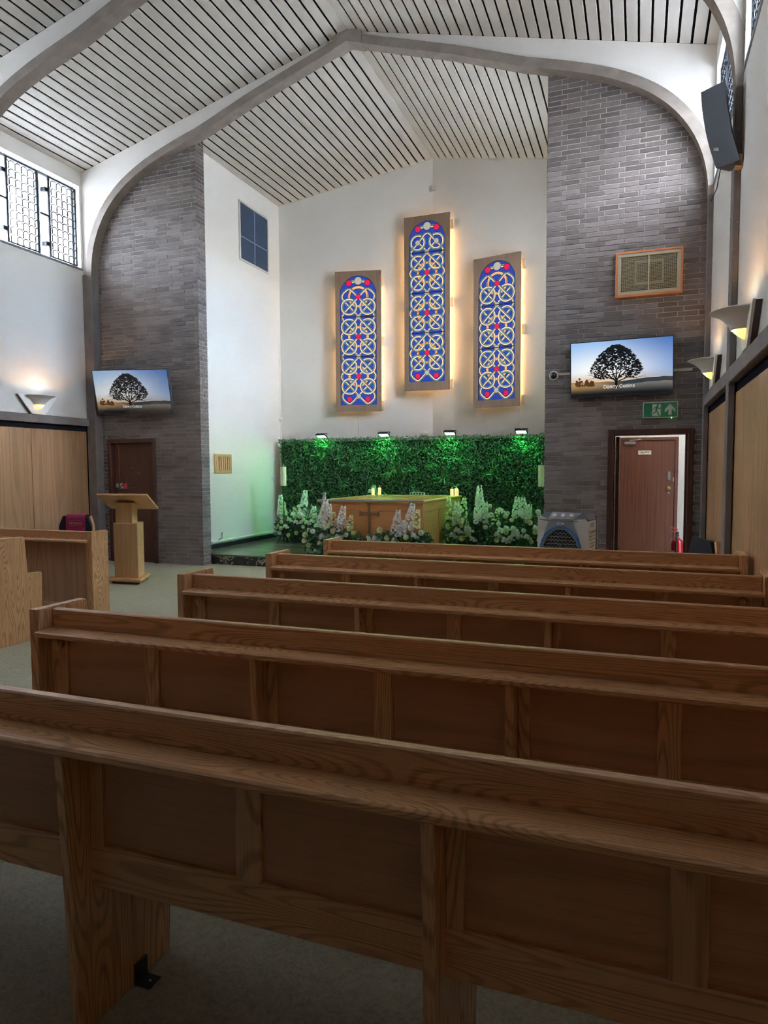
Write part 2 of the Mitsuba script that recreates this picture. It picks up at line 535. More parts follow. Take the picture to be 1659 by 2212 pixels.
side_wall(-1)
side_wall(1)
window(1, -1, *wins[0], 'left clerestory window with fish-scale metal grilles beside the brick pier')
window(2, -1, *wins[1], 'left clerestory window above the aisle, nearer the pews')
window(3, 1, *wins[0], 'right clerestory window with fish-scale grille behind the black loudspeaker')
window(4, 1, *wins[1], 'right clerestory window at the top right edge')
window(6, -1, *wins[2], 'left clerestory window over the rear pews')
window(7, 1, *wins[2], 'right clerestory window over the rear pews')
put('wall_rear', box(XL - .2, XR + .2, YREAR - .15, YREAR, 0, 7.5), 'brick', label='rear wall of the chapel behind the pews', cat_='wall', kind='structure')

# outside the left window: eaves, a brick stack, white rendered block
put('roof_eaves', cat(box(XL - 1.0, XL - .2, 3.5, 9.4, 6.12, 6.2), box(XL - 1.0, XL - .96, 3.5, 9.4, 6.0, 6.2)), 'plastic_white', label='pale overhanging eaves outside the left window', cat_='eaves', kind='structure')
bs = thing('brick_stack', 'brick chimney stack outside the left window', 'chimney')
put('stack_core', box(-12.7, -12.01, 11.5, 12.9, 0, 8.5), 'mortar', bs)
ms = []
for r in range(110, 134):
    for c in range(5):
        ya = 11.5 + c * .229 - (.115 if r % 2 else 0)
        a, b = max(ya, 11.5), min(ya + .219, 12.6)
        if b - a > .03:
            put('brick', box(-12.02, -11.995, a, b, r * .0612 + .005, r * .0612 + .056), 'brick', bs)
put('downpipe', tube([(-9.43, 9.06, 0.0), (-9.43, 9.06, 6.01)], .035, 8), 'plastic_grey', label='grey rainwater pipe outside the left window', cat_='pipe')

# ---------------------------------------------------------------- brick piers
LD = dict(x0=-8.194, x1=-7.243, z=2.005)      # left door frame, outside
VD = dict(x0=-0.376, x1=0.61, z=1.975)        # doorway to the vestry, outside


def brick_template(k):
    b = .003
    x, y, z = BX / 2 - .005, .05, BZ / 2 - .005
    r = np.random.default_rng(k)
    v = [(-x, 0, -z), (x, 0, -z), (x, 0, z), (-x, 0, z), (-x, b, -z), (x, b, -z), (x, b, z), (-x, b, z), (-x, y, -z), (x, y, -z), (x, y, z), (-x, y, z)]
    v = np.array(v, float)
    v[:4, 0] *= (x - b) / x
    v[:4, 2] *= (z - b) / z
    v[:8] += r.uniform(-.0016, .0016, (8, 3))
    q = [(0, 1, 2, 3), (0, 4, 5, 1), (1, 5, 6, 2), (2, 6, 7, 3), (3, 7, 4, 0), (4, 8, 9, 5), (5, 9, 10, 6), (6, 10, 11, 7), (7, 11, 8, 4)]
    f = [t for a, bb, c, d in q for t in ((a, bb, c), (a, c, d))]
    m = trimesh.Trimesh(v, f, process=False)
    return m


BT = [brick_template(k) for k in range(5)]
BTP = [ply(m, 'brick') for m in BT]


def brickwork(holder, area, y, phase, best, side=None):
    """Bricks of the raking bond that fall in the (x, z) area: the nearest 300 as parts, the others joined."""
    x0, z0, x1, z1 = area.bounds
    found = []
    inner = area.buffer(-.0005)
    for row in range(int(z0 / BZ) - 1, int(z1 / BZ) + 2):
        zc = (row + .5) * BZ
        off = phase + (SHIFT * BX if row % 2 else 0)
        for col in range(int((x0 - off) / BX) - 2, int((x1 - off) / BX) + 2):
            xa = off + col * BX
            g = sbox(xa + .005, zc - BZ / 2 + .005, xa + BX - .005, zc + BZ / 2 - .005)
            if not g.intersects(inner):
                continue
            c = g if inner.contains(g) else g.intersection(area)
            if c.area < .0012:
                continue
            found.append((xa + BX / 2, zc, None if c is g else c))
    found.sort(key=lambda q: best(q[0], q[1]))
    rest = []
    r = np.random.default_rng(11)
    for i, (x, z, c) in enumerate(found):
        dy = float(r.uniform(-.003, .003))
        if c is None:
            k = int(r.integers(5))
            at = T().translate([x, y + dy, z]).rotate([0, 1, 0], float(r.uniform(-.45, .45)))
            if i < lim_parts:
                put('brick', BTP[k], 'brick', holder, to_world=at)
            else:
                rest.append(moved(BT[k], (x, y + dy, z)))
        else:
            m = on_xz(c, y + dy, y + .05)
            if i < lim_parts:
                put('brick', m, 'brick', holder)
            else:
                rest.append(m)
    return rest


lim_parts = 300
ARCH_IN = Polygon(both(half_in) + [(XC + 4.49, 0), (XC - 4.49, 0)]).buffer(0)
pl = thing('wall_pier_left', 'dark brick pier left of the chancel, behind the lectern', 'brick wall', kind='structure')
area = ARCH_IN.intersection(sbox(XL, 0, PLX, 7)).difference(sbox(LD['x0'], -1, LD['x1'], LD['z']))
full = CHAPEL.union(sbox(XL, 0, XR, 4.7))
core = full.intersection(sbox(XL - .1, 0, PLX - .008, 7)).difference(sbox(LD['x0'] + .04, -1, LD['x1'] - .04, LD['z'] - .04))
put('mortar_bed', on_xz(core, YB + .006, YB + .215), 'mortar', pl)
rest = brickwork(pl, area, YB, PHASE_LEFT, lambda x, z: abs(x + 7.0) + abs(z - 3.2) * .7)
sm = []
for row in range(0, 107):
    z0, z1 = row * BZ + .005, (row + 1) * BZ - .005
    for a, b in (((.0, .105), (.115, .215)) if row % 2 else ((0, .05), (.06, .155), (.165, .215))):
        if z1 < roof(PLX) - .02:
            sm.append(cbox(PLX - .03, PLX, YB + a + .002, YB + b, z0, z1, .003))
put('rest_of_brickwork', cat(*rest, *sm), 'brick', pl, kind='stuff', label='further bricks of the left pier, its upper rows and side')

pr = thing('wall_pier_right', 'dark brick pier right of the chancel with the vestry doorway', 'brick wall', kind='structure')
area = ARCH_IN.intersection(sbox(PRX, 0, XR, 7)).difference(sbox(VD['x0'], -1, VD['x1'], VD['z']))
core = full.intersection(sbox(PRX + .008, 0, XR + .1, 7)).difference(sbox(VD['x0'] + .03, -1, VD['x1'] - .03, VD['z'] - .03))
put('mortar_bed', on_xz(core, YB + .006, YB + .215), 'mortar', pr)
rest = brickwork(pr, area, YB, PHASE_RIGHT, lambda x, z: abs(x + .3) * .8 + abs(z - 3.6))
sm = []
for row in range(0, 110):
    z0, z1 = row * BZ + .005, (row + 1) * BZ - .005
    for a, b in (((.0, .105), (.115, .215)) if row % 2 else ((0, .05), (.06, .155), (.165, .215))):
        if z1 < roof(PRX) - .02:
            sm.append(cbox(PRX, PRX + .03, YB + a + .002, YB + b, z0, z1, .003))
put('rest_of_brickwork', cat(*rest, *sm), 'brick', pr, kind='stuff', label='further bricks of the right pier, its upper rows and side')

# ---------------------------------------------------------------- chancel walls
HIDDEN_WIN = (9.8, 11.4, 3.3, 5.8)     # window in the right chancel wall, behind the right pier
wl = put('wall_chancel_left', box(CLX - .15, CLX, 9.24, YCORN + .1, 0, 7.0), 'paint_white', label='white left wall of the chancel with the dark vent', cat_='wall', kind='structure')
put('wall_chancel_left_return', box(XL - .1, PLX - .03, 9.2, 9.26, 0, 6.9), 'paint_white', label='white back face of the left brick pier', cat_='wall', kind='structure')
ya, yb, za, zb = HIDDEN_WIN
wr = put('wall_chancel_right', cat(box(CRX, CRX + .15, 9.24, ya, 0, 7.0), box(CRX, CRX + .15, yb, YCORN + .1, 0, 7.0), box(CRX, CRX + .15, ya, yb, 0, za), box(CRX, CRX + .15, ya, yb, zb, 7.0)), 'paint_white',
         label='white right wall of the chancel hidden by the brick pier', cat_='wall', kind='structure')
put('window_5', sheet_yz(CRX + .08, ya, yb, za, zb), 'pane_glass', label='window in the right chancel wall behind the brick pier', cat_='window', kind='structure')
bw = thing('wall_back', 'white canted back wall of the chancel behind the stained glass', 'wall', kind='structure')
put('plaster', on_xy(Polygon([(CLX - .1, YCORN - .023), (XC, YAPEX), (CRX + .1, YCORN - .023), (CRX + .1, YAPEX + .2), (CLX - .1, YAPEX + .2)]), 0, 7.6), 'paint_white', bw)
for x in (-5.24, -2.05, -3.62):
    put('plaster_joint', cbox(x - .003, x + .003, yback(x) - .004, yback(x) + .004, 2.0, 2.6, .001), 'plank_white', bw)
sk = thing('baseboard_left', 'dark skirting along the left chancel wall', 'skirting', kind='structure')
put('skirting', cbox(CLX - .01, CLX + .02, 9.26, YCORN - .02, .15, .235, .004), 'skirting_dark', sk)
put('white_conduit', cbox(CLX - .01, CLX + .03, 9.8, YCORN - .05, .255, .29, .004), 'plastic_white', sk)
put('wall_spout', tube([(CLX, 10.03, .29), (CLX + .02, 10.03, .31), (CLX + .07, 10.03, .33), (CLX + .05, 10.05, .40), (CLX + .06, 10.06, .42)], .012, 6), 'plastic_grey', label='small grey pipe end above the skirting of the left chancel wall', cat_='pipe')

v = thing('wall_vent', 'large grey blue louvred vent high on the left chancel wall', 'vent')
y0, y1, z0, z1 = 10.83, 11.855, 5.25, 6.30
put('frame', cat(cbox(CLX, CLX + .025, y0, y1, z1 - .035, z1, .003), cbox(CLX, CLX + .025, y0, y1, z0, z0 + .035, .003), cbox(CLX, CLX + .025, y0, y0 + .035, z0, z1, .003), cbox(CLX, CLX + .025, y1 - .035, y1, z0, z1, .003)), 'plank_white', v)
mat('vent_blue', '#4a5a70', .5, .3)
mat('vent_bar', '#7d8ca0', .5, .3)
put('back_plate', box(CLX, CLX + .006, y0 + .03, y1 - .03, z0 + .03, z1 - .03), 'vent_blue', v)
for k in range(42):
    z = z0 + .045 + k * .0233
    put('louvre', moved(cbox(-.008, .008, y0 + .03, y1 - .03, -.0015, .0015, .0005), (CLX + .013, 0, z), ry=35), 'vent_blue', v)
put('cross_bar', cbox(CLX + .004, CLX + .024, (y0 + y1) / 2 - .012, (y0 + y1) / 2 + .012, z0 + .03, z1 - .03, .002), 'vent_bar', v)
put('cross_bar', cbox(CLX + .004, CLX + .024, y0 + .03, y1 - .03, 5.665, 5.685, .002), 'vent_bar', v)

v = thing('wooden_vent', 'small wooden slatted vent low on the left chancel wall', 'vent')
y0, y1, z0, z1 = 9.93, 10.435, 1.443, 1.77
put('frame', cat(cbox(CLX, CLX + .03, y0, y1, z1 - .05, z1, .004), cbox(CLX, CLX + .03, y0, y1, z0, z0 + .05, .004), cbox(CLX, CLX + .03, y0, y0 + .06, z0, z1, .004), cbox(CLX, CLX + .03, y1 - .06, y1, z0, z1, .004)), 'oak_light', v)
put('dark_back', box(CLX, CLX + .004, y0 + .05, y1 - .05, z0 + .04, z1 - .04), 'wood_dark', v)
for k in range(6):
    yc = y0 + .09 + k * .065
    put('slat', moved(cbox(-.006, .006, -.017, .017, z0 + .05, z1 - .05, .002), (CLX + .016, yc, 0), rz=-25), 'oak_light', v)

# ---------------------------------------------------------------- doors
def door_frame(key, x0, x1, z, depth, w=.068):
    put('frame', cat(cbox(x0, x0 + w, YB - .02, YB + depth, 0, z, .006), cbox(x1 - w, x1, YB - .02, YB + depth, 0, z, .006), cbox(x0, x1, YB - .02, YB + depth, z - w, z, .006)), 'wood_dark', key)


d1 = thing('door_1', 'dark brown closed door in the left brick pier behind the lectern', 'door', kind='structure')
door_frame(d1, LD['x0'], LD['x1'], LD['z'], .12)
put('leaf', cbox(LD['x0'] + .07, LD['x1'] - .07, YB + .045, YB + .085, 0.005, LD['z'] - .07, .003), 'wood_dark', d1)
put('edge_strip', cbox(LD['x0'] + .17, LD['x0'] + .185, YB + .035, YB + .05, 0.01, LD['z'] - .08, .002), 'wood_red', d1)
put('spy_hole', moved(lathe([(0, -.004), (.008, -.004), (.008, .004), (0, .004)], 12), (-7.63, YB + .043, 1.45), rx=90), 'chrome', d1)
ns = thing('door_notice', 'small red and white notice on the dark left door', 'sign')
put('red_panel', cbox(-7.955, -7.865, YB + .036, YB + .046, 1.205, 1.285, .002), mat('notice_red', '#c2384e', .5), ns)
put('white_panel', cbox(-8.0, -7.957, YB + .036, YB + .046, 1.205, 1.285, .002), 'plastic_white', ns)
put('symbol', cat(box(-7.985, -7.97, YB + .034, YB + .037, 1.225, 1.265), *[box(-7.945 + a, -7.925 + a, YB + .034, YB + .037, 1.22 + b, 1.232 + b) for a in (0, .05) for b in (0, .04)]), mat('notice_ink', '#6d1f2c', .5), ns)
put('door_plate', cbox(-8.085, -8.03, YB + .028, YB + .046, 1.215, 1.285, .003), 'plastic_grey', label='small grey lock plate beside the red notice', cat_='lock plate')

d2 = thing('door_2', 'open dark framed doorway in the right brick pier', 'doorway', kind='structure')
door_frame(d2, VD['x0'], VD['x1'], VD['z'], .22)
put('inner_stop', cat(cbox(VD['x0'] + .068, VD['x0'] + .085, YB + .1, YB + .22, 0, VD['z'] - .068, .002), cbox(VD['x1'] - .085, VD['x1'] - .068, YB + .1, YB + .22, 0, VD['z'] - .068, .002)), 'wood_dark', d2)
put('open_leaf', cbox(-.283, -.243, YB + .26, YB + 1.06, 0.01, 1.9, .003), 'wood_dark', d2)
put('hinge', cat(cbox(-.296, -.28, YB + .235, YB + .262, 1.62, 1.72, .002), cbox(-.296, -.28, YB + .235, YB + .262, .25, .35, .002)), 'brass', d2)
# vestry passage
YV = 10.75
vp = thing('wall_vestry', 'white passage wall beyond the open doorway', 'wall', kind='structure')
DX0, DX1, DZ = -.335, .525, 1.945
put('back_face', on_xz(sbox(-.75, 0, 1.3, 2.6).difference(sbox(DX0 + .01, -1, DX1 - .01, DZ - .01)), YV, YV + .1), 'paint_white', vp)
put('side_face', cat(box(-.83 + .16, -.62, 9.24, YV, 0, 2.6), box(1.1, 1.2, 9.24, YV, 0, 2.6), box(-.68, 1.2, 9.24, YV + .1, 2.5, 2.6)), 'paint_white', vp)
put('floor_vestry', box(-.68, 1.2, 9.26, YV + .1, -.1, 0), 'carpet', label='carpet in the passage beyond the doorway', cat_='floor', kind='structure')
put('front_face', box(PRX + .4, 1.2, YB + .216, YB + .226, 2.0, 2.6), 'paint_white', vp)
d3 = thing('door_3', 'brown closed door with a name plate seen through the doorway', 'door', kind='structure')
put('frame', cat(cbox(DX0, DX0 + .045, YV - .015, YV + .08, 0, DZ, .004), cbox(DX1 - .045, DX1, YV - .015, YV + .08, 0, DZ, .004), cbox(DX0, DX1, YV - .015, YV + .08, DZ - .045, DZ, .004)), 'wood_red', d3)
put('leaf', cbox(DX0 + .0455, DX1 - .0455, YV + .01, YV + .05, .006, DZ - .0455, .002), 'wood_red', d3)
put('lock_keypad', cbox(.385, .425, YV - .025, YV + .012, 1.315, 1.445, .008), 'chrome', d3)
for r in range(5):
    put('keypad_button', cbox(.394, .416, YV - .03, YV - .022, 1.335 + r * .02, 1.346 + r * .02, .002), 'plastic_grey', d3)
put('knob', moved(lathe([(0, 0), (.012, 0), (.012, .03), (.028, .04), (.028, .06), (.015, .07), (0, .07)], 16), (.405, YV + .01, 1.205), rx=90), 'brass', d3)
put('keyhole_cover', moved(lathe([(0, 0), (.018, 0), (.018, .004), (0, .004)], 14), (.405, YV + .01, 1.14), rx=90), 'brass', d3)
put('strike_plate', cbox(.455, .475, YV + .0, YV + .012, 1.3, 1.36, .002), 'brass', d3)
dc = put('door_closer', cat(cbox(-.21, -.055, YV - .045, YV + .012, 1.845, 1.885, .006), tube([(-.14, YV - .05, 1.885), (-.13, YV - .09, 1.90), (-.02, YV - .12, 1.905), (.01, YV - .04, 1.915)], .008, 6), cbox(-.03, .02, YV - .04, YV - .01, 1.905, 1.925, .003)), 'chrome', d3)
ps = put('name_plate', cbox(-.02, .16, YV + .0, YV + .012, 1.695, 1.755, .003), mat('plate_cream', '#e9e4d2', .45), d3)
tm = meshkit.text_mesh('VESTRY', .026, .0015, bold=True)
wtx = tm.extents[0]
put('lettering', mapped(tm, (.07 - wtx / 2, YV - .0002, 1.712), (1, 0, 0), (0, 0, 1), (0, -1, 0)), 'metal_black', d3)
put('plate_screw', cat(*[moved(lathe([(0, 0), (.004, 0), (.004, .002), (0, .002)], 8), (x, YV, 1.725), rx=90) for x in (-.01, .15)]), 'brass', d3)

# ---------------------------------------------------------------- pews
END_PROFILE = Polygon([(-.08, 0), (-.08, .893), (.205, .893), (.212, .886), (.235, .578), (.378, .570), (.385, .56), (.365, 0)])
SUP_PROFILE = Polygon([(-.10, .778), (.0, .778), (.0, .43), (.33, .43), (.298, 0), (-.065, 0)])


def chamfer_prism(g, x0, x1, b=.004):
    """A board of outline g (in y, z) between x0 and x1, its edges chamfered."""
    a = on_yz(g.buffer(-b, join_style=2), x0, x1)
    c = on_yz(g, x0 + b, x1 - b)
    return cat(a, c)


DESK_PROFILE = Polygon([(-.08, 0), (-.08, .893), (.15, .893), (.15, 0)])


def pew(words, y0, xl, xr, sup, rot=0.0, h=1.0, knobs=(), seat_words=None, ends=(True, True), desk=False):
    t = thing('pew', words, 'pew', 'oak pews facing the chancel')
    c = np.array([(xl + xr) / 2, y0, 0.0])
    R = trimesh.transformations.rotation_matrix(math.radians(rot), [0, 0, 1], c)

    def add(name, m, bs, smooth=False, parent=t, label=None):
        m = m.copy()
        v = m.vertices.copy()
        v[:, 2] *= h
        v[:, 1] += y0
        m = trimesh.Trimesh(v, m.faces, process=False)
        m.apply_transform(R)
        return put(name, m, bs, parent, smooth=smooth, label=label)

    add('top_rail', cbox(xl, xr, 0, .036, .78, .885, .005), 'oak_pew')
    add('book_ledge', cbox(xl, xr, -.105, .004, .778, .803, .006), 'oak_pew')
    add('bottom_rail', cbox(xl, xr, -.014, .02, .03 if desk else .39, .14 if desk else .505, .004), 'oak_pew')
    if not desk:
        add('seat', cbox(xl, xr, -.01, .40, .43, .458, .008), 'oak_pew')
    lo = .12 if desk else .49
    marks = [xl] + sorted(sup) + [xr]
    for s in sup:
        add('support', chamfer_prism(SUP_PROFILE, s - .03, s, .003), 'oak_pew_end')
    for a, b in zip(marks[:-1], marks[1:]):
        a2 = a if a == xl else a
        b2 = b if b == xr else b - .03
        add('stile', cbox(a2, a2 + .042 if a != xl else a2 + .09, -.013, .012, lo + .01, .785, .003), 'oak_pew_end')
        if b == xr:
            add('stile', cbox(b2 - .09, b2, -.013, .012, lo + .01, .785, .003), 'oak_pew_end')
        mid = (a + b - .03 + .02) / 2 if (b - a) > .8 and not desk else None
        if mid:
            add('stile', cbox(mid - .036, mid + .036, -.013, .012, lo + .01, .785, .003), 'oak_pew_end')
            add('back_panel', cbox(a2, mid, 0.0, .012, lo, .79, .001), 'oak_pew_panel')
            add('back_panel', cbox(mid, b2, 0.0, .012, lo, .79, .001), 'oak_pew_panel')
        else:
            if desk:
                for q in range(6):
                    xa, xb = a2 + (b2 - a2) * q / 6, a2 + (b2 - a2) * (q + 1) / 6
                    add('back_panel', cbox(xa + .001, xb - .001, 0.0, .012, lo, .79, .003), 'oak_desk_panel')
            else:
                add('back_panel', cbox(a2, b2, 0.0, .012, lo, .79, .001), 'oak_pew_panel')
    for flag, a, b in ((ends[0], xl - .05, xl), (ends[1], xr, xr + .05)):
        if flag:
            add('end_panel', chamfer_prism(DESK_PROFILE if desk else END_PROFILE, a, b, .004), 'oak_pew_end')
    for kx in knobs:
        add('wooden_knob', moved(lathe([(0, 0), (.012, 0), (.012, .012), (.026, .018), (.028, .03), (.018, .042), (0, .046)], 16), (kx, -.013, .735), rx=90), 'oak_pew_end', smooth=True)
    return t


SUPS = [-1.355, -.378]
pew('oak pew nearest the camera, its back filling the foreground', 1.40, -3.32, .665, [-2.332, -1.355, -.378, .60], ends=(True, True))
pew('second oak pew from the camera, its left end panel beside the aisle', 2.335, -2.45, .665, [-1.355, -.378, .60], rot=.4, knobs=(-2.385,))
pew('third oak pew from the camera, between the second and fourth', 3.362, -2.47, .665, SUPS, rot=-.65, knobs=(-2.40,))
pew('fourth oak pew from the camera, its right end by the panelled wall', 4.375, -2.48, .665, SUPS, rot=-1.2, knobs=(-2.41, .57))
pew('fifth oak pew from the camera, the front one before the flowers and cooler', 5.385, -2.50, .668, SUPS, rot=-1.2)
pew('oak pew across the aisle in front of the reserved chair', 5.41, -8.36, -5.13, [], desk=True)
pew('oak pew end at the left edge with a stepped side panel', 4.29, -8.36, -5.08, [-7.35, -6.25], h=1.035)
fb = thing('floor_bracket', 'small black steel angle bracket at the foot of the nearest pew support', 'bracket')
put('floor_leaf', cbox(-1.353, -1.30, 1.535, 1.585, 0.0005, .006, .001), 'metal_black', fb)
put('upright_leaf', cbox(-1.3535, -1.347, 1.535, 1.585, .0005, .062, .001), 'metal_black', fb)
put('screw_head', moved(lathe([(0, 0), (.004, 0), (.003, .002), (0, .0025)], 10), (-1.318, 1.56, .006)), 'plastic_grey', fb)

# ---------------------------------------------------------------- lectern
le = thing('lectern', 'light oak lectern with sloping top in front of the dark door', 'lectern')
LR = 4.0
LC = np.array([-6.42, 7.40, 0])


def ladd(name, m, bs='oak_light', parent=le, **kw):
    m = m.copy()
    v = m.vertices.copy()
    v[:, 0] -= .42 * v[:, 1]
    return put(name, moved(trimesh.Trimesh(v, m.faces, process=False), LC, rz=LR), bs, parent, **kw)


base = Polygon([(-.255, -.20), (.245, -.20), (.245, .34), (-.255, .34)])
ladd('base', cbox(-.255, .245, -.215, .33, .03, .075, .014))
ladd('lower_column', cbox(-.19, .18, -.115, .21, .075, .80, .006))
ladd('upper_column', cbox(-.162, .10, -.09, .17, .80, 1.07, .006))
mt = cbox(-.395, .385, -.30, .34, -.017, .017, .008)
mt = moved(mt, (0, .04, 1.085), rx=-19)
ladd('sloping_top', mt)
for x in (-.2, .19):
    for y in (-.16, .27):
        ladd('castor', moved(lathe([(0, -.01), (.026, -.01), (.03, -.005), (.03, .005), (.026, .01), (0, .01)], 16), (x, y, .03), ry=90), 'metal_black')
mc = thing('microphone', 'thin black gooseneck microphone standing on the lectern', 'microphone')
bx0 = LC + np.array([-.38, .18, 1.075])
put('gooseneck', tube([bx0 + q for q in [(0, 0, 0), (-.01, .0, .06), (.015, 0, .13), (.10, 0, .175), (.22, 0, .30), (.30, 0, .42)]], .006, 6), 'metal_black', mc, smooth=True)
put('head', moved(lathe([(0, -.03), (.012, -.028), (.017, 0), (.015, .022), (0, .03)], 14), bx0 + np.array([.31, 0, .435]), ry=35), 'metal_black', mc, smooth=True)
put('cable_arm', tube([bx0 + q for q in [(.005, 0, .10), (.08, .0, .15), (.2, 0, .17), (.36, 0, .185)]], .008, 6), 'metal_black', mc, smooth=True)
put('foot', moved(lathe([(0, 0), (.03, 0), (.03, .012), (.01, .02), (0, .02)], 14), bx0), 'metal_black', mc)

# ---------------------------------------------------------------- chairs
mat('cloth_black', '#1a1b20', .85, .2, sheen=.4)
mat('cloth_burgundy', '#7d1f3f', .7, .3, sheen=.4)
mat('gold_ink', '#b98a7a', .6)


def armchair(words, x, y, rz, zt=.90, za=.62):
    t = thing('armchair', words, 'chair')

    def add(name, m, bs, smooth=False, label=None):
        return put(name, moved(m, (x, y, 0), rz=rz), bs, t, smooth=smooth, label=label)
    for sx in (-1, 1):
        add('front_leg', tube([(sx * .26, -.24, 0), (sx * .26, -.24, za)], .02, 8), 'oak_light')
        add('rear_leg', tube([(sx * .25, .27, 0), (sx * .25, .22, .45), (sx * .235, .24, zt - .12), (sx * .19, .25, zt - .01)], .022, 8), 'oak_light', True)
        add('arm', cbox(sx * .26 - .025, sx * .26 + .025, -.27, .22, za, za + .03, .01), 'oak_light')
    add('seat', cbox(-.24, .24, -.25, .22, .40, .48, .03), 'cloth_black')
    g = Polygon([(-.225, .49), (.225, .49), (.235, zt - .14), (.17, zt - .005), (-.17, zt - .005), (-.235, zt - .14)]).buffer(-.03).buffer(.03)
    add('backrest', on_xz(g, .20, .26), 'cloth_black', label='black upholstered back')
    return t


ch = armchair('black backed wooden armchair behind the left pew, draped with a burgundy cloth', -6.73, 6.62, 8.0, .925)
rs = thing('reserved_cloth', 'burgundy cloth with gold lettering draped over the back of the left armchair', 'cloth')


def chair_pt(m):
    return moved(m, (-6.73, 6.62, 0), rz=8.0)


drape = []
pr_ = [(.194, .66), (.19, .80), (.192, .90), (.205, .93), (.245, .935), (.268, .92), (.27, .74)]
for x0, x1 in ((-.12, .16),):
    a = np.array(pr_)
    n = len(a)
    vin = np.c_[np.full(n, x0), a], np.c_[np.full(n, x1), a]
    cen = np.array([.23, .70])
    b = a + (a - cen) / np.linalg.norm(a - cen, axis=1, keepdims=True) * .006
    ring = np.vstack([a, b[::-1]])
    drape.append(on_yz(Polygon(ring), x0, x1))
put('cloth', chair_pt(cat(*drape)), 'cloth_burgundy', rs)
tm = meshkit.text_mesh('RESERVED', .026, .001, bold=True)
put('lettering', chair_pt(mapped(tm, (.02 - tm.extents[0] / 2, .184, .815), (1, 0, 0), (0, 0, 1), (0, -1, 0))), 'gold_ink', rs)
put('stitched_line', chair_pt(cat(box(-.07, .11, .1825, .1845, .858, .861), box(-.07, .11, .1825, .1845, .795, .798))), 'gold_ink', rs)
armchair('black backed wooden armchair by the right wall, behind the front pew', .365, 6.93, -68.0, .835, .60)

# ---------------------------------------------------------------- evaporative cooler
mat('cooler_shell', '#f2f4f6', .35, .5)
mat('cooler_grey', '#7f858b', .4, .5)
mat('cooler_beige', '#e6e0d2', .5, .4)
mat('cooler_blue', '#2d6199', .35, .5)
mat('cooler_top', '#3b3c40', .45, .5)
mat('pad_brown', '#6e5f4b', .9, .1)
co = thing('air_cooler', 'white and grey portable air cooler with a blue ringed oval grille before the right pier', 'air cooler')
CW, CD, CH = .56, .40, 1.0
CO_O, CO_R = np.array([-.51, 7.74, 0]), -9.0   # front right lower corner


def cadd(name, m, bs, **kw):
    return put(name, moved(m, CO_O, rz=CO_R), bs, co, **kw)


front = Polygon([(-CW, .06), (0, .06), (0, .90), (-.03, .945), (-.12, .935), (-.2, .925), (-.36, .925), (-.44, .935), (-CW + .02, .965), (-CW, .93)])
oval = affinity.scale(Point(-CW / 2 - .02, .56).buffer(1, 32), .235, .30)
neck = Polygon([(-.43, .93), (-.17, .93), (-.09, .72), (-.09, .6), (-.5, .6), (-.5, .72)])
cadd('front_shell', on_xz(front.difference(oval.buffer(.0)), -.0, .06), 'cooler_shell')
cadd('neck_panel', on_xz(neck.difference(oval), -.006, .01), 'cooler_grey')
cadd('blue_ring', on_xz(oval.difference(affinity.scale(oval, .91, .925)), -.022, .02), 'cooler_blue')
cadd('inner_ring', on_xz(affinity.scale(oval, .91, .925).difference(affinity.scale(oval, .84, .87)), -.012, .02), 'cooler_grey')
cadd('fan_recess', on_xz(affinity.scale(oval, .86, .88), .045, .05), 'metal_black')
inner = affinity.scale(oval, .85, .875)
for k in range(14):
    z = .30 + k * .04
    s = inner.intersection(sbox(-1, z - .003, 1, z + .003))
    if not s.is_empty:
        cadd('grille_slat', on_xz(s, -.004, .03), 'plastic_grey')
zz = []
for k in range(13):
    z = .30 + k * .04
    for j in range(12):
        xa = -CW + .04 + j * .042
        for q in (LineString([(xa, z), (xa + .021, z + .034)]), LineString([(xa + .021, z + .034), (xa + .042, z)])):
            g = q.buffer(.0022, cap_style=2).intersection(inner)
            if not g.is_empty and g.area > 1e-5:
                zz.append(on_xz(g, .012, .02))
cadd('grille_lattice', cat(*zz), 'plastic_grey', kind='stuff')
cadd('centre_bar', cbox(-.304, -.296, -.006, .02, .30, .66, .001), 'plastic_grey')
cadd('badge', on_xz(affinity.scale(Point(-.30, .887).buffer(1, 20), .042, .016), -.014, -.004), 'plastic_white')
cadd('badge_mark', on_xz(sbox(-.322, .883, -.278, .891), -.0155, -.0135), 'metal_black')
cadd('body', cbox(-CW + .015, -.02, .05, CD, .06, .92, .01), 'cooler_beige')
cadd('side_frame', cat(cbox(-.022, -.004, .05, .075, .06, .93, .003), cbox(-.022, -.004, CD - .03, CD, .06, .93, .003), cbox(-.022, -.004, .05, CD, .80, .93, .003), cbox(-.022, -.004, .05, CD, .06, .12, .003)), 'cooler_beige')
cadd('cooling_pad', box(-.021, -.016, .07, CD - .02, .1, .82), 'pad_brown')
for k in range(17):
    z = .13 + k * .0395
    cadd('louvre', moved(cbox(-.009, .009, .07, CD - .025, -.009, .009, .002), (-.011, 0, z), ry=20), 'cooler_beige')
for y in (.155, .255):
    cadd('upright', cbox(-.016, -.001, y - .01, y + .01, .1, .82, .002), 'cooler_beige')
cadd('side_label', cbox(-.004, .0, .12, .30, .845, .895, .001), 'cooler_grey')
cadd('rear_trim', cbox(-.03, .004, CD, CD + .045, .06, .96, .006), 'cooler_top')
cadd('rear_edge', cbox(-.03, .006, CD + .045, CD + .055, .06, .95, .002), 'cooler_shell')
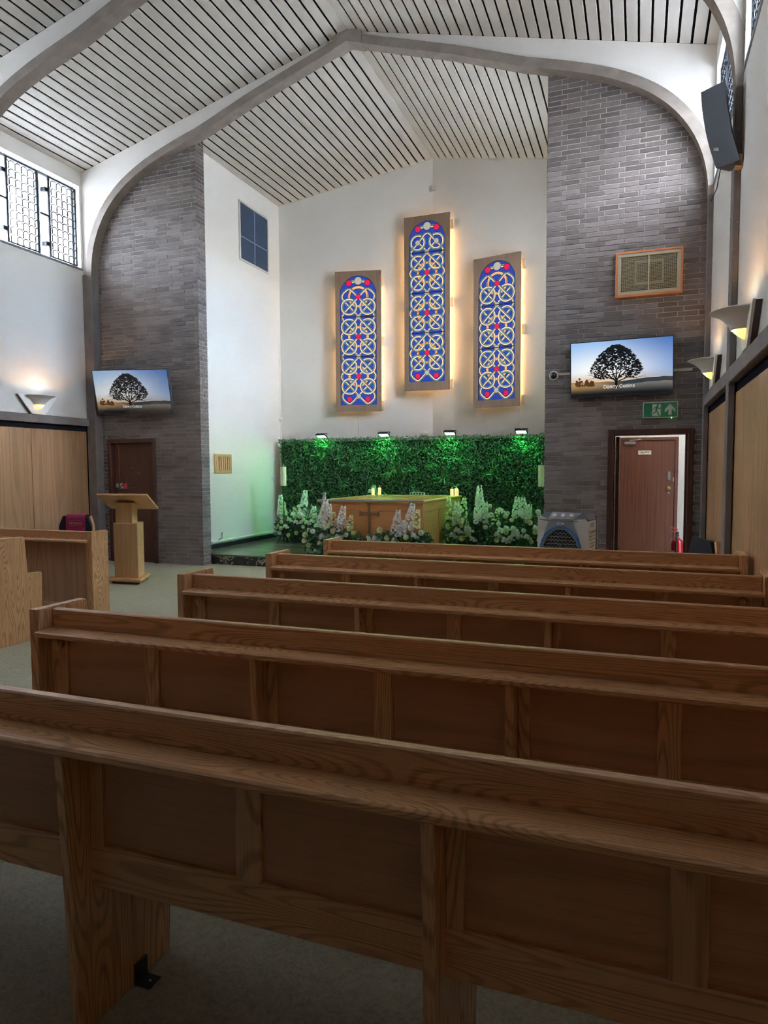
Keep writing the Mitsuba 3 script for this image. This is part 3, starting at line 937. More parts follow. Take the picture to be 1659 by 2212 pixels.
top = trimesh.Trimesh([(-CW, -.0, .93), (-.46, -.012, .915), (-.16, -.012, .915), (0, .02, .94), (0, .05, .92), (0, CD + .05, .92), (-CW, CD + .05, .92), (-CW, .05, .93),
                       (-CW + .06, .09, 1.005), (-.1, .10, .995), (-.04, CD + .03, .985), (-CW + .06, CD + .03, .99), (-.04, .12, .985)]).convex_hull
cadd('top_cover', top, 'cooler_top')
cp = trimesh.Trimesh([(-.44, .012, .932), (-.17, .012, .930), (-.09, .10, .998), (-.42, .10, 1.004), (-.44, .014, .925), (-.17, .014, .923), (-.09, .102, .99), (-.42, .102, .996)]).convex_hull
cadd('control_panel', moved(cp, (0, -.008, .008)), 'plastic_grey')
for x in (-.38, -.285, -.19):
    cadd('dial', moved(lathe([(0, 0), (.027, 0), (.023, .018), (0, .018)], 16), (x, .045, .968), rx=40), 'plastic_white')
for x in (-CW + .06, -.06):
    for y in (.06, CD - .06):
        cadd('castor', moved(lathe([(0, -.012), (.03, -.012), (.03, .012), (0, .012)], 14), (x, y, .03), ry=90), 'metal_black')
cadd('chassis', cbox(-CW + .02, -.02, .03, CD, .04, .075, .006), 'cooler_grey')

# ---------------------------------------------------------------- fire extinguisher
mat('red_gloss', '#b3151c', .3, .5, coat=.5)
fe = thing('fire_extinguisher', 'red fire extinguisher standing inside the doorway by the name plate door', 'fire extinguisher')
ex = (.478, 9.62)
put('cylinder', moved(lathe([(0, 0), (.07, 0), (.072, .01), (.072, .43), (.06, .47), (.025, .495), (.02, .51), (0, .51)], 28), (*ex, 0)), 'red_gloss', fe, smooth=30)
put('valve', moved(lathe([(0, .505), (.018, .505), (.018, .55), (.01, .56), (0, .56)], 14), (*ex, 0)), 'metal_black', fe)
put('handle', moved(cat(cbox(-.012, .10, -.01, .01, .555, .565, .002), moved(cbox(0, .10, -.01, .01, -.005, .005, .002), (-.005, 0, .585), ry=-16)), (*ex, 0), rz=200), 'red_gloss', fe)
put('hose', tube([(ex[0] - .01, ex[1] - .02, .53), (ex[0] - .01, ex[1] - .075, .50), (ex[0] - .02, ex[1] - .085, .40), (ex[0] - .015, ex[1] - .085, .15)], .011, 8), 'metal_black', fe, smooth=True)
put('label_sheet', moved(on_xy(Point(0, 0).buffer(.0735, 24).difference(Point(0, 0).buffer(.0715, 24)).intersection(Polygon([(0, 0), (-.2, -.06), (-.2, -.2), (-.05, -.2)])), .08, .36), (*ex, 0)), 'plastic_white', fe)
put('pressure_gauge', moved(lathe([(0, 0), (.014, 0), (.014, .01), (0, .01)], 14), (ex[0], ex[1] - .018, .53), rx=90), 'chrome', fe)

for k in [q for q in scene if q.startswith('fire_extinguisher__')]:
    scene[k]['to_world'] = T().translate([ex[0], ex[1], 0]).scale([1.0, 1.0, 1.2]).translate([-ex[0], -ex[1], 0])

# ---------------------------------------------------------------- stained glass panels
GLASS = {'blue': (.03, .06, .38), 'cream': (.95, .74, .50), 'teal': (.16, .33, .38), 'red': (.62, .02, .09), 'amber': (.78, .46, .20), 'orange': (.80, .34, .06), 'pebble': (.42, .42, .36)}
for k, c in GLASS.items():
    scene[f'glass_{k}'] = {'type': 'principledthin', 'base_color': {'type': 'rgb', 'value': list(c)}, 'roughness': .25, 'spec_trans': 0.0, 'diff_trans': 1.55, 'eta': 1.4}
mat('lead', '#16161a', .6, .4, .3)
mat('bracket_cream', '#d8c9ad', .5, .3)
CW_, TW_, LD_ = .026, .021, .0035


def chaikin(p, n=3):
    p = np.array(p, float)
    for _ in range(n):
        q = np.empty((2 * len(p) - 2, 2))
        q[0::2] = .75 * p[:-1] + .25 * p[1:]
        q[1::2] = .25 * p[:-1] + .75 * p[1:]
        p = np.vstack([p[:1], q, p[-1:]])
    return p


def strap(path, flip):
    """(cream, teal): two strips side by side along the path."""
    l = LineString(path)
    s = -1 if flip else 1
    a = l.buffer(s * CW_, single_sided=True, join_style=1)
    b = l.buffer(-s * TW_, single_sided=True, join_style=1)
    return a.buffer(-LD_ / 2), b.difference(a.buffer(LD_ / 2)).buffer(-LD_ / 2)


def window_design(h, top, bottom, nodes, rows, first_red, middle):
    """{colour: [pieces]} in panel coordinates: x from the centre, z down from the panel's top as negative numbers."""
    R = .357
    opening = unary_union([sbox(-R, -bottom, R, -(top + R)), Point(0, -(top + R)).buffer(R, 48)])
    layers = []          # (colour, polygon), top layer first
    dx = .183
    rz = .082
    layers.append(('pebble', Point(0, -(top + .096)).buffer(.074, 32)))
    for s in (-1, 1):
        layers.append(('red', Point(s * dx, -(top + .135)).buffer(.058, 28)))
    for i, z in enumerate(nodes):
        layers.append(('red' if (i % 2 == 0) == first_red else 'pebble', Point(0, -z).buffer(.048, 28)))
    if middle:
        for s in (-1, 1):
            layers.append(('pebble', Point(s * dx, -rows[0]).buffer(.05, 28)))
    for s in (-1, 1):
        layers.append(('red', Point(s * dx, -(nodes[-1] + .06)).buffer(.052, 28)))
    for s in (-1, 1):
        c = LineString([(s * .045, -(top + .113)), (s * .16, -(top + .128))]).buffer(.012, cap_style=2)
        layers.append(('cream', c))
        layers.append(('teal', affinity.translate(c, 0, .03)))
    # diagonal straps
    paths = []
    n = len(rows)
    for s in (-1, 1):
        for i, r in enumerate(rows):
            zu = nodes[i] if not middle else (nodes[i - 1] if i > 0 else None)       # node above this row
            zd = (nodes[i + 1] if i + 1 < len(nodes) else None) if not middle else nodes[i]
            out_up, out_dn = (s * .275, -(r - .092)), (s * .275, -(r + .092))
            if zu is not None:
                paths.append(([(0, -zu), (s * dx, -r), out_dn], s > 0, 'a'))
            else:
                paths.append(([(0, -(r - .175)), (s * .06, -(r - .145)), (s * .11, -(r - .08)), (s * dx, -r), out_dn], s > 0, 'a'))
            if zd is not None:
                if middle and i == 0:
                    paths.append(([(s * dx, -r), (0, -zd)], s > 0, 'b'))
                else:
                    paths.append(([out_up, (s * dx, -r), (0, -zd)], s > 0, 'b'))
        rr = rows
        for i in range(n - 1):
            z = (rr[i] + rr[i + 1]) / 2
            paths.append((chaikin([(s * .268, -(rr[i] + .086)), (s * .305, -(rr[i] + .13)), (s * .335, -z), (s * .305, -(rr[i + 1] - .13)), (s * .268, -(rr[i + 1] - .086))]).tolist(), s < 0 if i % 2 else s > 0, 's'))
        z = nodes[-1]
        paths.append((chaikin([(s * .268, -(rr[-1] + .086)), (s * .315, -(z - .05)), (s * .335, -(z + .01)), (s * .305, -(z + .075)), (s * .235, -(z + .135)), (s * .18, -(z + .165)), (s * .13, -(z + .135)), (0, -z)]).tolist(), s > 0, 's'))
        if not middle:
            z = nodes[0]
            paths.append((chaikin([(s * .268, -(rr[0] - .086)), (s * .315, -(z + .05)), (s * .335, -(z - .01)), (s * .305, -(z - .075)), (s * .235, -(z - .135)), (s * .18, -(z - .165)), (s * .13, -(z - .135)), (0, -z)]).tolist(), s < 0, 's'))
    def lay(kind):
        for p, fl, kk in paths:
            if kk == kind:
                c, t = strap(p, fl)
                layers.extend([('cream', c), ('teal', t)])
    lay('a')
    for s in (-1, 1):
        for r in rows:
            o = Point(s * dx, -r)
            ro, rm, ri = .161, .161 - (CW_ if not middle else TW_), .161 - CW_ - TW_
            outer = o.buffer(ro, 40).difference(o.buffer(rm + LD_ / 2, 40))
            innr = o.buffer(rm - LD_ / 2, 40).difference(o.buffer(ri, 40))
            layers += [('cream' if not middle else 'teal', outer), ('teal' if not middle else 'cream', innr)]
    lay('b')
    lay('s')
    for i, z in enumerate(nodes):
        if (i % 2 == 0) == first_red:
            layers.append(('orange' if middle else 'amber', Point(0, -z).buffer(.205, 40).difference(Point(0, -z).buffer(.158, 40))))
    layers.append(('blue', opening.buffer(.01)))
    taken = None
    out = {}
    bars = unary_union([sbox(-R, -z - .006, R, -z + .006) for i, z in enumerate(nodes[:-1]) if (i % 2 == 0) != first_red])
    cuts = unary_union([LineString([(s * dx, -(top + .19)), (s * dx, -(rows[0] - .15))]).buffer(.002) for s in (-1, 1)])
    free = opening.buffer(-.003).difference(bars).difference(cuts)
    for col, g in layers:
        g = g.intersection(free)
        if taken is not None:
            g = g.difference(taken)
        for q in polys(g.buffer(-.0007)):
            if q.area > 6e-5:
                out.setdefault(col, []).append(q.simplify(.0012))
        grown = layers and g.buffer(LD_)
        taken = grown if taken is None else taken.union(grown)
    return opening, out, bars


def facing_only(m, n):
    """Drops the back faces: each glass piece is one sheet with its edges."""
    return trimesh.Trimesh(m.vertices, m.faces[m.face_normals @ np.asarray(n, float) > -.5], process=False)


def glass_panel(words, centre, ux, w, ztop, zbot, design, lamp_l):
    t = thing('stained_glass_panel', words, 'stained glass')
    ux = np.array([ux[0], ux[1], 0.0]) / math.hypot(*ux)
    nn = np.cross(ux, [0, 0, 1.0])            # towards the room
    o = np.array([centre[0], centre[1], ztop])
    h = ztop - zbot

    def add(name, m, bs, **kw):
        return put(name, mapped(m, o, ux, (0, 0, 1), nn), bs, t, **kw)
    opening, pieces, bars = design
    outer = sbox(-w / 2, -h, w / 2, 0)
    fw_ = .095
    z_in_top, z_in_bot = -.30, opening.bounds[1]
    board = outer.difference(opening)
    st = fw_
    for a, b in ((-w / 2, -w / 2 + st), (w / 2 - st, w / 2)):
        add('frame_stile', extrude(sbox(a, -h, b, 0).difference(opening), .03), 'oak_grey')
    add('frame_head', extrude(sbox(-w / 2 + st + .001, -.7, w / 2 - st - .001, 0).difference(opening), .0295), 'oak_grey')
    add('frame_foot', extrude(sbox(-w / 2 + st + .001, -h, w / 2 - st - .001, z_in_bot + .003).difference(opening), .0295), 'oak_grey')
    lead_area = opening.buffer(.004).difference(unary_union([q for l in pieces.values() for q in l]))
    came = extrude(lead_area, .007)
    came.apply_translation((0, 0, .008))
    add('lead_came', came, 'lead')
    bm = extrude(bars, .012)
    for q in polys(bars):
        m = extrude(q, .01)
        m.apply_translation((0, 0, .012))
        add('saddle_bar', m, 'lead')
    for col, l in pieces.items():
        l.sort(key=lambda q: -q.area)
        rest = []
        for i, q in enumerate(l):
            m = facing_only(extrude(q, .004), (0, 0, 1))
            m.apply_translation((0, 0, .0095))
            if i < 300:
                add(f'{col}_glass', m, f'glass_{col}')
            else:
                rest.append(m)
        if rest:
            add(f'small_{col}_glass', cat(*rest), f'glass_{col}', kind='stuff')
    # light box behind: a lit board facing the glass, tubes that wash the wall
    lb = trimesh.Trimesh([(-w / 2 + .05, -h + .08, 0), (w / 2 - .05, -h + .08, 0), (w / 2 - .05, -.06, 0), (-w / 2 + .05, -.06, 0)], [[0, 1, 2], [0, 2, 3]], process=False)
    lb.apply_translation((0, 0, -.05))
    add('lit_board', lb, 'plastic_white', emit=[lamp_l * 1.0, lamp_l * .93, lamp_l * .82], weight=.5)
    back = box(-w / 2 + .05, w / 2 - .05, -h + .08, -.06, -.062, -.054)
    add('back_board', back, 'plastic_white')
    q = cat(*[tube([(s * (w / 2 - .14), -h + .15, -.09), (s * (w / 2 - .14), -.13, -.09)], .013, 6) for s in (-1, 1)])
    add('light_tubes', q, 'plastic_white', emit=[LAMP['tube'] * 1.0, LAMP['tube'] * .52, LAMP['tube'] * .18], weight=1.5)
    for s in (-1, 1):
        for z in (-.18, -h * .5 + .02, -h + .12):
            add('wall_bracket', cat(cbox(s * (w / 2 - .03), s * (w / 2 + .012 + (.02 if s > 0 else -.03)), z - .09, z + .09, -.13, -.105, .004), cbox(s * (w / 2 + .012) - .01, s * (w / 2 + .012) + .01, z - .09, z + .09, -.165, -.11, .003)), 'bracket_cream')
    return t


side_nodes = [.486 + .382 * k for k in range(6)]
side_rows = [z + .191 for z in side_nodes[:-1]]
mid_nodes = [.676 + .3755 * k for k in range(7)]
mid_rows = [.488 + .3755 * k for k in range(7)]
SIDE = window_design(2.70, .088, 2.565, side_nodes, side_rows, True, False)
MID = window_design(3.26, .10, 3.10, mid_nodes, mid_rows, False, True)
LAMP.setdefault('tube', 3.0)
PL = LAMP['panel']
glass_panel('left stained glass panel, backlit blue knotwork with amber rings, hung lowest', (-5.165, 12.51), (.876, .2), .897, 5.32, 2.627, SIDE, PL)
glass_panel('middle stained glass panel, tallest, backlit blue knotwork with orange rings', (-3.83, 12.70), (1, 0), .896, 6.263, 2.998, MID, PL)
glass_panel('right stained glass panel, backlit blue knotwork with amber rings, beside the right brick pier', (-2.458, 12.52), (.893, -.2), .913, 5.318, 2.617, SIDE, PL)

# ---------------------------------------------------------------- leaves and hedge
def leaf_color(c1, c2):
    a, b = lin(c1), lin(c2)

    def fn(p, n, uv):
        return mix(a, b, noise(p.x * 23.0, p.y * 23.0, p.z * 23.0))
    return proc(fn)


mat('leaf_hedge', leaf_color('#2f5a3d', '#5e8d5c'), .5, .4)
mat('leaf_spray', leaf_color('#2b5533', '#48743f'), .45, .4)
mat('leaf_bouquet', leaf_color('#24402c', '#52744c'), .45, .45)
mat('stem_green', '#5d7a4a', .6, .3)
scene['petal_white'] = {'type': 'principledthin', 'base_color': {'type': 'rgb', 'value': [.97, .96, .94]}, 'roughness': .6, 'spec_trans': 0.0, 'diff_trans': .9, 'eta': 1.3}
scene['petal_cream'] = {'type': 'principledthin', 'base_color': {'type': 'rgb', 'value': [.93, .93, .68]}, 'roughness': .6, 'spec_trans': 0.0, 'diff_trans': .9, 'eta': 1.3}
mat('anther_black', '#17161a', .7, .3)


def rot_mats(r, n):
    q = r.normal(size=(n, 4))
    q /= np.linalg.norm(q, axis=1, keepdims=True)
    w, x, y, z = q.T
    return np.stack([np.stack([1 - 2 * (y * y + z * z), 2 * (x * y - z * w), 2 * (x * z + y * w)], -1), np.stack([2 * (x * y + z * w), 1 - 2 * (x * x + z * z), 2 * (y * z - x * w)], -1),
                     np.stack([2 * (x * z - y * w), 2 * (y * z + x * w), 1 - 2 * (x * x + y * y)], -1)], -2)


LEAF_V = np.array([(0, 0, 0), (.35, .28, .05), (.35, -.28, .05), (.7, .22, .04), (.7, -.22, .04), (1, 0, -.04), (.35, 0, -.02), (.7, 0, -.02)], float)
LEAF_F = np.array([(0, 6, 1), (0, 2, 6), (6, 3, 1), (6, 7, 3), (6, 2, 4), (6, 4, 7), (7, 5, 3), (7, 4, 5)])
LEAF_V4 = np.array([(0, 0, 0), (.45, .25, .04), (.45, -.25, .04), (1, 0, 0)], float)
LEAF_F2 = np.array([(0, 2, 1), (1, 2, 3)])


def scatter(V, F, pos, R, size):
    n = len(pos)
    v = np.einsum('nij,kj->nki', R, V) * np.asarray(size)[:, None, None] + pos[:, None]
    f = (F[None] + (np.arange(n) * len(V))[:, None, None]).reshape(-1, 3)
    return trimesh.Trimesh(v.reshape(-1, 3), f, process=False)


def dir_mats(r, d, roll=None):
    """Frames whose x axis is d."""
    d = d / np.linalg.norm(d, axis=1, keepdims=True)
    a = np.cross(d, np.where(np.abs(d[:, 2:]) < .9, [[0, 0, 1.0]], [[1.0, 0, 0]]))
    a /= np.linalg.norm(a, axis=1, keepdims=True)
    b = np.cross(d, a)
    t = r.uniform(0, 2 * np.pi, len(d)) if roll is None else roll
    a2 = a * np.cos(t)[:, None] + b * np.sin(t)[:, None]
    b2 = np.cross(d, a2)
    return np.stack([d, a2, b2], -1)


HX0, HX1, HY, HZ0, HZ1 = -6.66, -.93, 12.06, .16, 2.07
hd = thing('artificial_hedge', 'wall of dense artificial green foliage behind the coffin and flowers', 'hedge')
put('backing_board', box(HX0, HX1, HY + .03, HY + .06, HZ0, HZ1 - .03), mat('hedge_backing', '#1d2f22', .8, .2), hd)
put('white_edge_strip', cbox(HX0 - .015, HX0 + .004, HY + .0, HY + .06, HZ0, HZ1 - .05, .002), 'plastic_white', hd)
r = np.random.default_rng(3)
n = 44000
pos = np.c_[r.uniform(HX0, HX1, n), HY + .025 - r.beta(2, 2.2, n) * .10, r.uniform(HZ0, HZ1, n)]
edge = r.random(n) < .05
pos[edge, 2] = HZ1 + r.uniform(-.03, .02, edge.sum())
d = np.c_[r.normal(0, .8, n), -np.abs(r.normal(.7, .5, n)), r.normal(-.1, .8, n)]
put('foliage', scatter(LEAF_V4, LEAF_F2, pos, dir_mats(r, d), r.uniform(.022, .05, n)), 'leaf_hedge', hd, kind='stuff')
for k in range(95):
    c = np.array([r.uniform(HX0 + .1, HX1 - .1), HY - .09, r.uniform(HZ0 + .5, HZ1 - .04)])
    nb = int(r.integers(10, 17))
    a = r.uniform(0, 2 * np.pi, nb)
    dd = np.c_[np.cos(a), -r.uniform(.25, .75, nb), np.sin(a) - .15]
    V = LEAF_V * np.array([1, .42, 1])
    put('leaf_spray', scatter(V, LEAF_F, np.repeat(c[None], nb, 0) + r.normal(0, .015, (nb, 3)), dir_mats(r, dd, r.uniform(-.6, .6, nb)), r.uniform(.07, .16, nb)), 'leaf_spray', hd)

# floods on top of the hedge
for i, x in enumerate((-5.69, -4.42, -3.17, -1.91)):
    words = ['green flood lamp on the hedge, nearest the left chancel wall', 'second green flood lamp from the left on the hedge', 'third green flood lamp from the left on the hedge', 'green flood lamp on the hedge, nearest the right brick pier'][i]
    fl = thing('flood_lamp', words, 'lamp', 'green flood lamps on the hedge')
    at = np.array([x, 11.90, 2.13])
    tilt = 20

    def fa(name, m, bs, **kw):
        return put(name, moved(m, at, rx=-tilt), bs, fl, **kw)
    fa('housing', cbox(-.10, .10, -.075, .075, 0, .018, .006), 'metal_black')
    fa('bezel', cat(cbox(-.10, .10, -.075, -.06, -.012, .002, .002), cbox(-.10, .10, .06, .075, -.012, .002, .002), cbox(-.10, -.085, -.075, .075, -.012, .002, .002), cbox(.085, .10, -.075, .075, -.012, .002, .002)), 'metal_black')
    q = trimesh.Trimesh([(-.085, -.06, -.004), (-.085, .06, -.004), (.085, .06, -.004), (.085, -.06, -.004)], [[0, 1, 2], [0, 2, 3]], process=False)
    L = LAMP['flood']
    fa('lens', q, 'plastic_white', emit=[L * .10, L * 1.0, L * .24], weight=2.0)
    fa('yoke', cat(cbox(-.112, -.104, -.012, .012, -.01, .05, .002), cbox(.104, .112, -.012, .012, -.01, .05, .002), cbox(-.112, .112, -.012, .012, .05, .058, .002)), 'metal_black')
    put('arm', tube([(x, 11.92, 2.17), (x, 12.0, 2.15), (x, 12.075, 2.05)], .01, 6), 'metal_black', fl)

# ---------------------------------------------------------------- catafalque with its cross
ca = thing('catafalque', 'panelled wooden coffin stand with a sliding slatted top, among the flowers', 'coffin stand')
X0, X1, Y0, Y1, ZT = -4.585, -2.945, 9.55, 11.79, 1.042
BZ0 = .16
put('base_board', cbox(X0 - .0, X1 + .0, Y0, Y1, BZ0, BZ0 + .03, .003), 'coffin_wood', ca)
# front: frame and panel
for name, q in (('front_rail', (X0, X1, .87, 1.0)), ('front_rail', (X0, X1, .19, .28)), ('front_stile', (X0, X0 + .10, .28, .87)), ('front_stile', (X1 - .10, X1, .28, .87))):
    put(name, cbox(q[0], q[1], Y0, Y0 + .03, q[2], q[3], .003), 'coffin_wood', ca)
put('front_panel', cbox(X0 + .09, X1 - .09, Y0 + .010, Y0 + .026, .27, .88, .002), 'coffin_wood', ca)
for name, q in (('side_rail', (Y0 + .031, Y1 - .031, .87, 1.0)), ('side_rail', (Y0 + .031, Y1 - .031, .19, .28)), ('side_stile', (Y0 + .031, Y0 + .14, .28, .87)), ('side_stile', (Y0 + .84, Y0 + .93, .28, .87)), ('side_stile', (Y0 + 1.62, Y0 + 1.71, .28, .87)), ('side_stile', (Y1 - .14, Y1 - .031, .28, .87))):
    for xa, xb in ((X0, X0 + .03), (X1 - .03, X1)):
        put(name, cbox(xa, xb, q[0], q[1], q[2], q[3], .003), 'coffin_side', ca)
for a, b in ((Y0 + .13, Y0 + .85), (Y0 + .92, Y0 + 1.63), (Y0 + 1.70, Y1 - .13)):
    put('side_panel', cbox(X1 - .022, X1 - .010, a, b, .27, .88, .002), 'coffin_side', ca)
    put('side_panel', cbox(X0 + .010, X0 + .022, a, b, .27, .88, .002), 'coffin_side', ca)
put('rear_board', cbox(X0, X1, Y1 - .03, Y1, .19, 1.0, .003), 'coffin_wood', ca)
put('top_board', cbox(X0 - .045, X1 + .02, Y0 - .05, Y1 + .03, 1.0, 1.03, .006), 'coffin_side', ca)
put('front_edging', cbox(X0 - .047, X1 + .022, Y0 - .056, Y0 - .02, 1.018, 1.042, .003), 'plastic_grey', ca)
r = np.random.default_rng(21)
xs = np.linspace(X0 + .10, X1 - .10, 13)
for i in range(12):
    ya, yb = Y0 + .04 + .03 * (i % 3) + r.uniform(0, .02), Y1 - .35 + r.uniform(-.1, .05)
    put('top_slat', cbox(xs[i] + .002, xs[i + 1] - .002, ya, yb, 1.029, 1.04 + .006 * (i % 2), .003), 'coffin_top', ca)
cr = thing('bronze_cross', 'bronze cross with flared ends on the front of the coffin stand', 'cross')
mat('bronze', '#6b5137', .45, .5, .55)
cx, cy = -3.79, Y0 + .010
vert = Polygon([(-.016, 0), (.016, 0), (.02, -.16), (.016, .14), (.016, .35), (.034, .475), (-.034, .475), (-.016, .35), (-.016, .14), (-.02, -.16)])
vert = Polygon([(-.026, -.02), (.026, -.02), (.017, .03), (.016, .43), (.034, .478), (0, .468), (-.034, .478), (-.016, .43), (-.017, .03)])
hor = Polygon([(-.158, .352), (-.148, .316), (-.158, .280), (-.115, .298), (.115, .298), (.158, .280), (.148, .316), (.158, .352), (.115, .334), (-.115, .334)])
put('upright', on_xz(affinity.translate(vert, cx, .515), cy - .022, cy), 'bronze', cr)
put('crossbar', on_xz(affinity.translate(hor, cx, .515), cy - .026, cy), 'bronze', cr)
put('centre_boss', moved(lathe([(0, 0), (.024, 0), (.018, .01), (0, .014)], 14), (cx, cy - .024, .83), rx=90), 'bronze', cr, smooth=True)

# ---------------------------------------------------------------- candles
mat('wax', '#ece7c9', .5, .4)
mat('flame', '#ffe7b0', .5, .3)
mat('led_wax', '#f0dfae', .5, .4)


def candle(words, x, y, z, h, rad, group=None, lit=True, name='candle'):
    c = thing(name, words, 'candle', group)
    put('body', moved(lathe([(0, 0), (rad, 0), (rad, h - .003), (rad - .003, h), (rad * .55, h - .004), (0, h - .006)], 24), (x, y, z)), 'wax' if rad > .045 else 'led_wax', c, smooth=35, emit=None if rad > .045 else [.34, .25, .12], weight=.03)
    put('wick', tube([(x, y, z + h - .006), (x, y, z + h + .016)], .002, 5), 'metal_black', c)
    if lit:
        put('flame', moved(lathe([(0, 0), (.006, .008), (.007, .016), (.004, .03), (0, .042)], 10), (x, y, z + h + .006)), 'flame', c)
    return c


for i, (x, y, side) in enumerate(((-6.085, 11.1, 'left'), (-1.48, 11.3, 'right'))):
    st = thing('candle_stand', f'slender black iron stand under the tall {side} candle', 'candle stand')
    zt = 1.205
    put('plate', moved(lathe([(0, 0), (.085, 0), (.085, .008), (0, .008)], 24), (x, y, zt - .008)), 'metal_black', st)
    put('pole', tube([(x, y, .55), (x, y, zt - .008)], .008, 8), 'metal_black', st)
    for k in range(3):
        a = math.radians(200 + 120 * k)
        dxy = np.array([math.cos(a), math.sin(a), 0])
        put('leg', tube([(x, y, .62), *[np.array([x, y, 0]) + dxy * rr + np.array([0, 0, zz]) for rr, zz in ((.02, .5), (.05, .32), (.10, .19), (.13, .168))]], .008, 6), 'metal_black', st, smooth=True)
    candle(f'tall white pillar candle on the {side} iron stand', x, y, zt, .345, .054)
for words, x, y, h in (('shorter of two cream candles at the rear left of the coffin top', -4.525, 11.60, .115), ('taller of two cream candles at the rear left of the coffin top', -4.415, 11.64, .135)):
    candle(words, x, y, 1.031, h, .03)
for words, x, y, h in (('left of three cream candles at the rear right of the coffin top', -3.055, 11.62, .118), ('middle, tallest of three cream candles at the rear right of the coffin top', -2.99, 11.66, .13), ('right of three cream candles at the rear right of the coffin top', -2.955, 11.58, .112)):
    candle(words, x, y, 1.031, h, .03)
put('grey_urn', moved(lathe([(0, 0), (.035, 0), (.038, .01), (.026, .04), (.024, .075), (.034, .10), (.034, .112), (0, .112)], 20), (-4.565, 9.62, 1.031)), 'plastic_grey', label='small grey urn at the front left corner of the coffin top', cat_='urn', smooth=40)
rk = thing('socket_block', 'grey socket block at the rear of the coffin top before the hedge', 'socket block')
put('case', cbox(-3.86, -3.58, 11.70, 11.76, 1.031, 1.078, .006), 'plastic_grey', rk)
for k in range(5):
    put('socket', moved(lathe([(0, 0), (.017, 0), (.017, .004), (0, .004)], 14), (-3.825 + k * .053, 11.702, 1.057), rx=90), 'metal_black', rk)

# ---------------------------------------------------------------- flowers
def petal(r, l, w, curl, n=3):
    """One petal as a bent grid: base at the origin, reaching up and out."""
    v, f = [], []
    for i in range(n + 1):
        t = i / n
        wd = w * math.sin(math.pi * (.12 + .78 * t)) ** .8
        a = curl[0] + (curl[1] - curl[0]) * t
        for j in (-1, 0, 1):
            v.append((j * wd, l * (t * math.cos(a)) + r, l * t * math.sin(a) + (.12 * wd if j else 0)))
    for i in range(n):
        for j in range(2):
            a = i * 3 + j
            f += [(a, a + 1, a + 4), (a, a + 4, a + 3)]
    return trimesh.Trimesh(v, f, process=False)


def ring(np_, *a, rot=0.0, **k):
    return [moved(petal(*a, **k), rz=360 * i / np_ + rot) for i in range(np_)]


ROSE = cat(*ring(5, .003, .02, .011, (1.4, 1.75), rot=10), *ring(5, .006, .027, .015, (1.1, 1.7), rot=40), *ring(6, .008, .034, .019, (.75, 1.45), rot=5), *ring(7, .009, .042, .022, (.25, 1.05), rot=33))
ANEM = cat(*ring(6, .004, .040, .018, (.25, .45)), *ring(6, .004, .036, .016, (.4, .65), rot=30))
ANEM_C = lathe([(0, .004), (.009, .004), (.008, .012), (0, .016)], 10)
FLORET = cat(*ring(5, .001, .024, .011, (.35, .75), n=2))
FLOR_V, FLOR_F = np.array(FLORET.vertices), np.array(FLORET.faces)


def spike_mesh(seed, n=64, h=.42, r0=.062):
    r = np.random.default_rng(seed)
    t = np.sort(r.random(n)) ** .9
    a = np.arange(n) * 2.399 + r.normal(0, .2, n)
    rad = r0 * (1 - .75 * t)
    p = np.c_[rad * np.cos(a), rad * np.sin(a), t * h]
    d = np.c_[np.cos(a), np.sin(a), r.uniform(-.1, .5, n)]
    M = dir_mats(r, d)
    M = M[:, :, [1, 2, 0]]
    return scatter(FLOR_V, FLOR_F, p, M, (1.65 - .8 * t) * r.uniform(.85, 1.15, n))


SPIKES = [ply(spike_mesh(k), 'petal_white', True) for k in range(4)]
SPIKES_C = [ply(spike_mesh(k + 9, 30, .42, .05), 'petal_cream', True) for k in range(2)]
BUNCH = [ply(spike_mesh(k + 20, 26, .10, .06), 'petal_white', True) for k in range(3)]
ROSES = [ply(ROSE, b, True) for b in ('petal_cream', 'petal_white')]
ANEMP, ANEMC = ply(ANEM, 'petal_white', True), ply(ANEM_C, 'anther_black')
SMALL = ply(scatter(FLOR_V, FLOR_F, np.random.default_rng(5).normal(0, .024, (14, 3)), dir_mats(np.random.default_rng(6), np.random.default_rng(8).normal([0, -1.2, .5], .5, (14, 3)))[:, :, [1, 2, 0]], np.full(14, 1.1)), 'petal_white', True)


def look(p, d, s):
    """Places a flower head at p, facing along d, scaled by s."""
    d = np.asarray(d, float) / np.linalg.norm(d)
    a = np.cross([0, 0, 1.0], d)
    a = a / (np.linalg.norm(a) + 1e-9)
    b = np.cross(d, a)
    m = np.eye(4)
    m[:3, 0], m[:3, 1], m[:3, 2], m[:3, 3] = a * s, b * s, d * s, p
    return T(m.tolist())


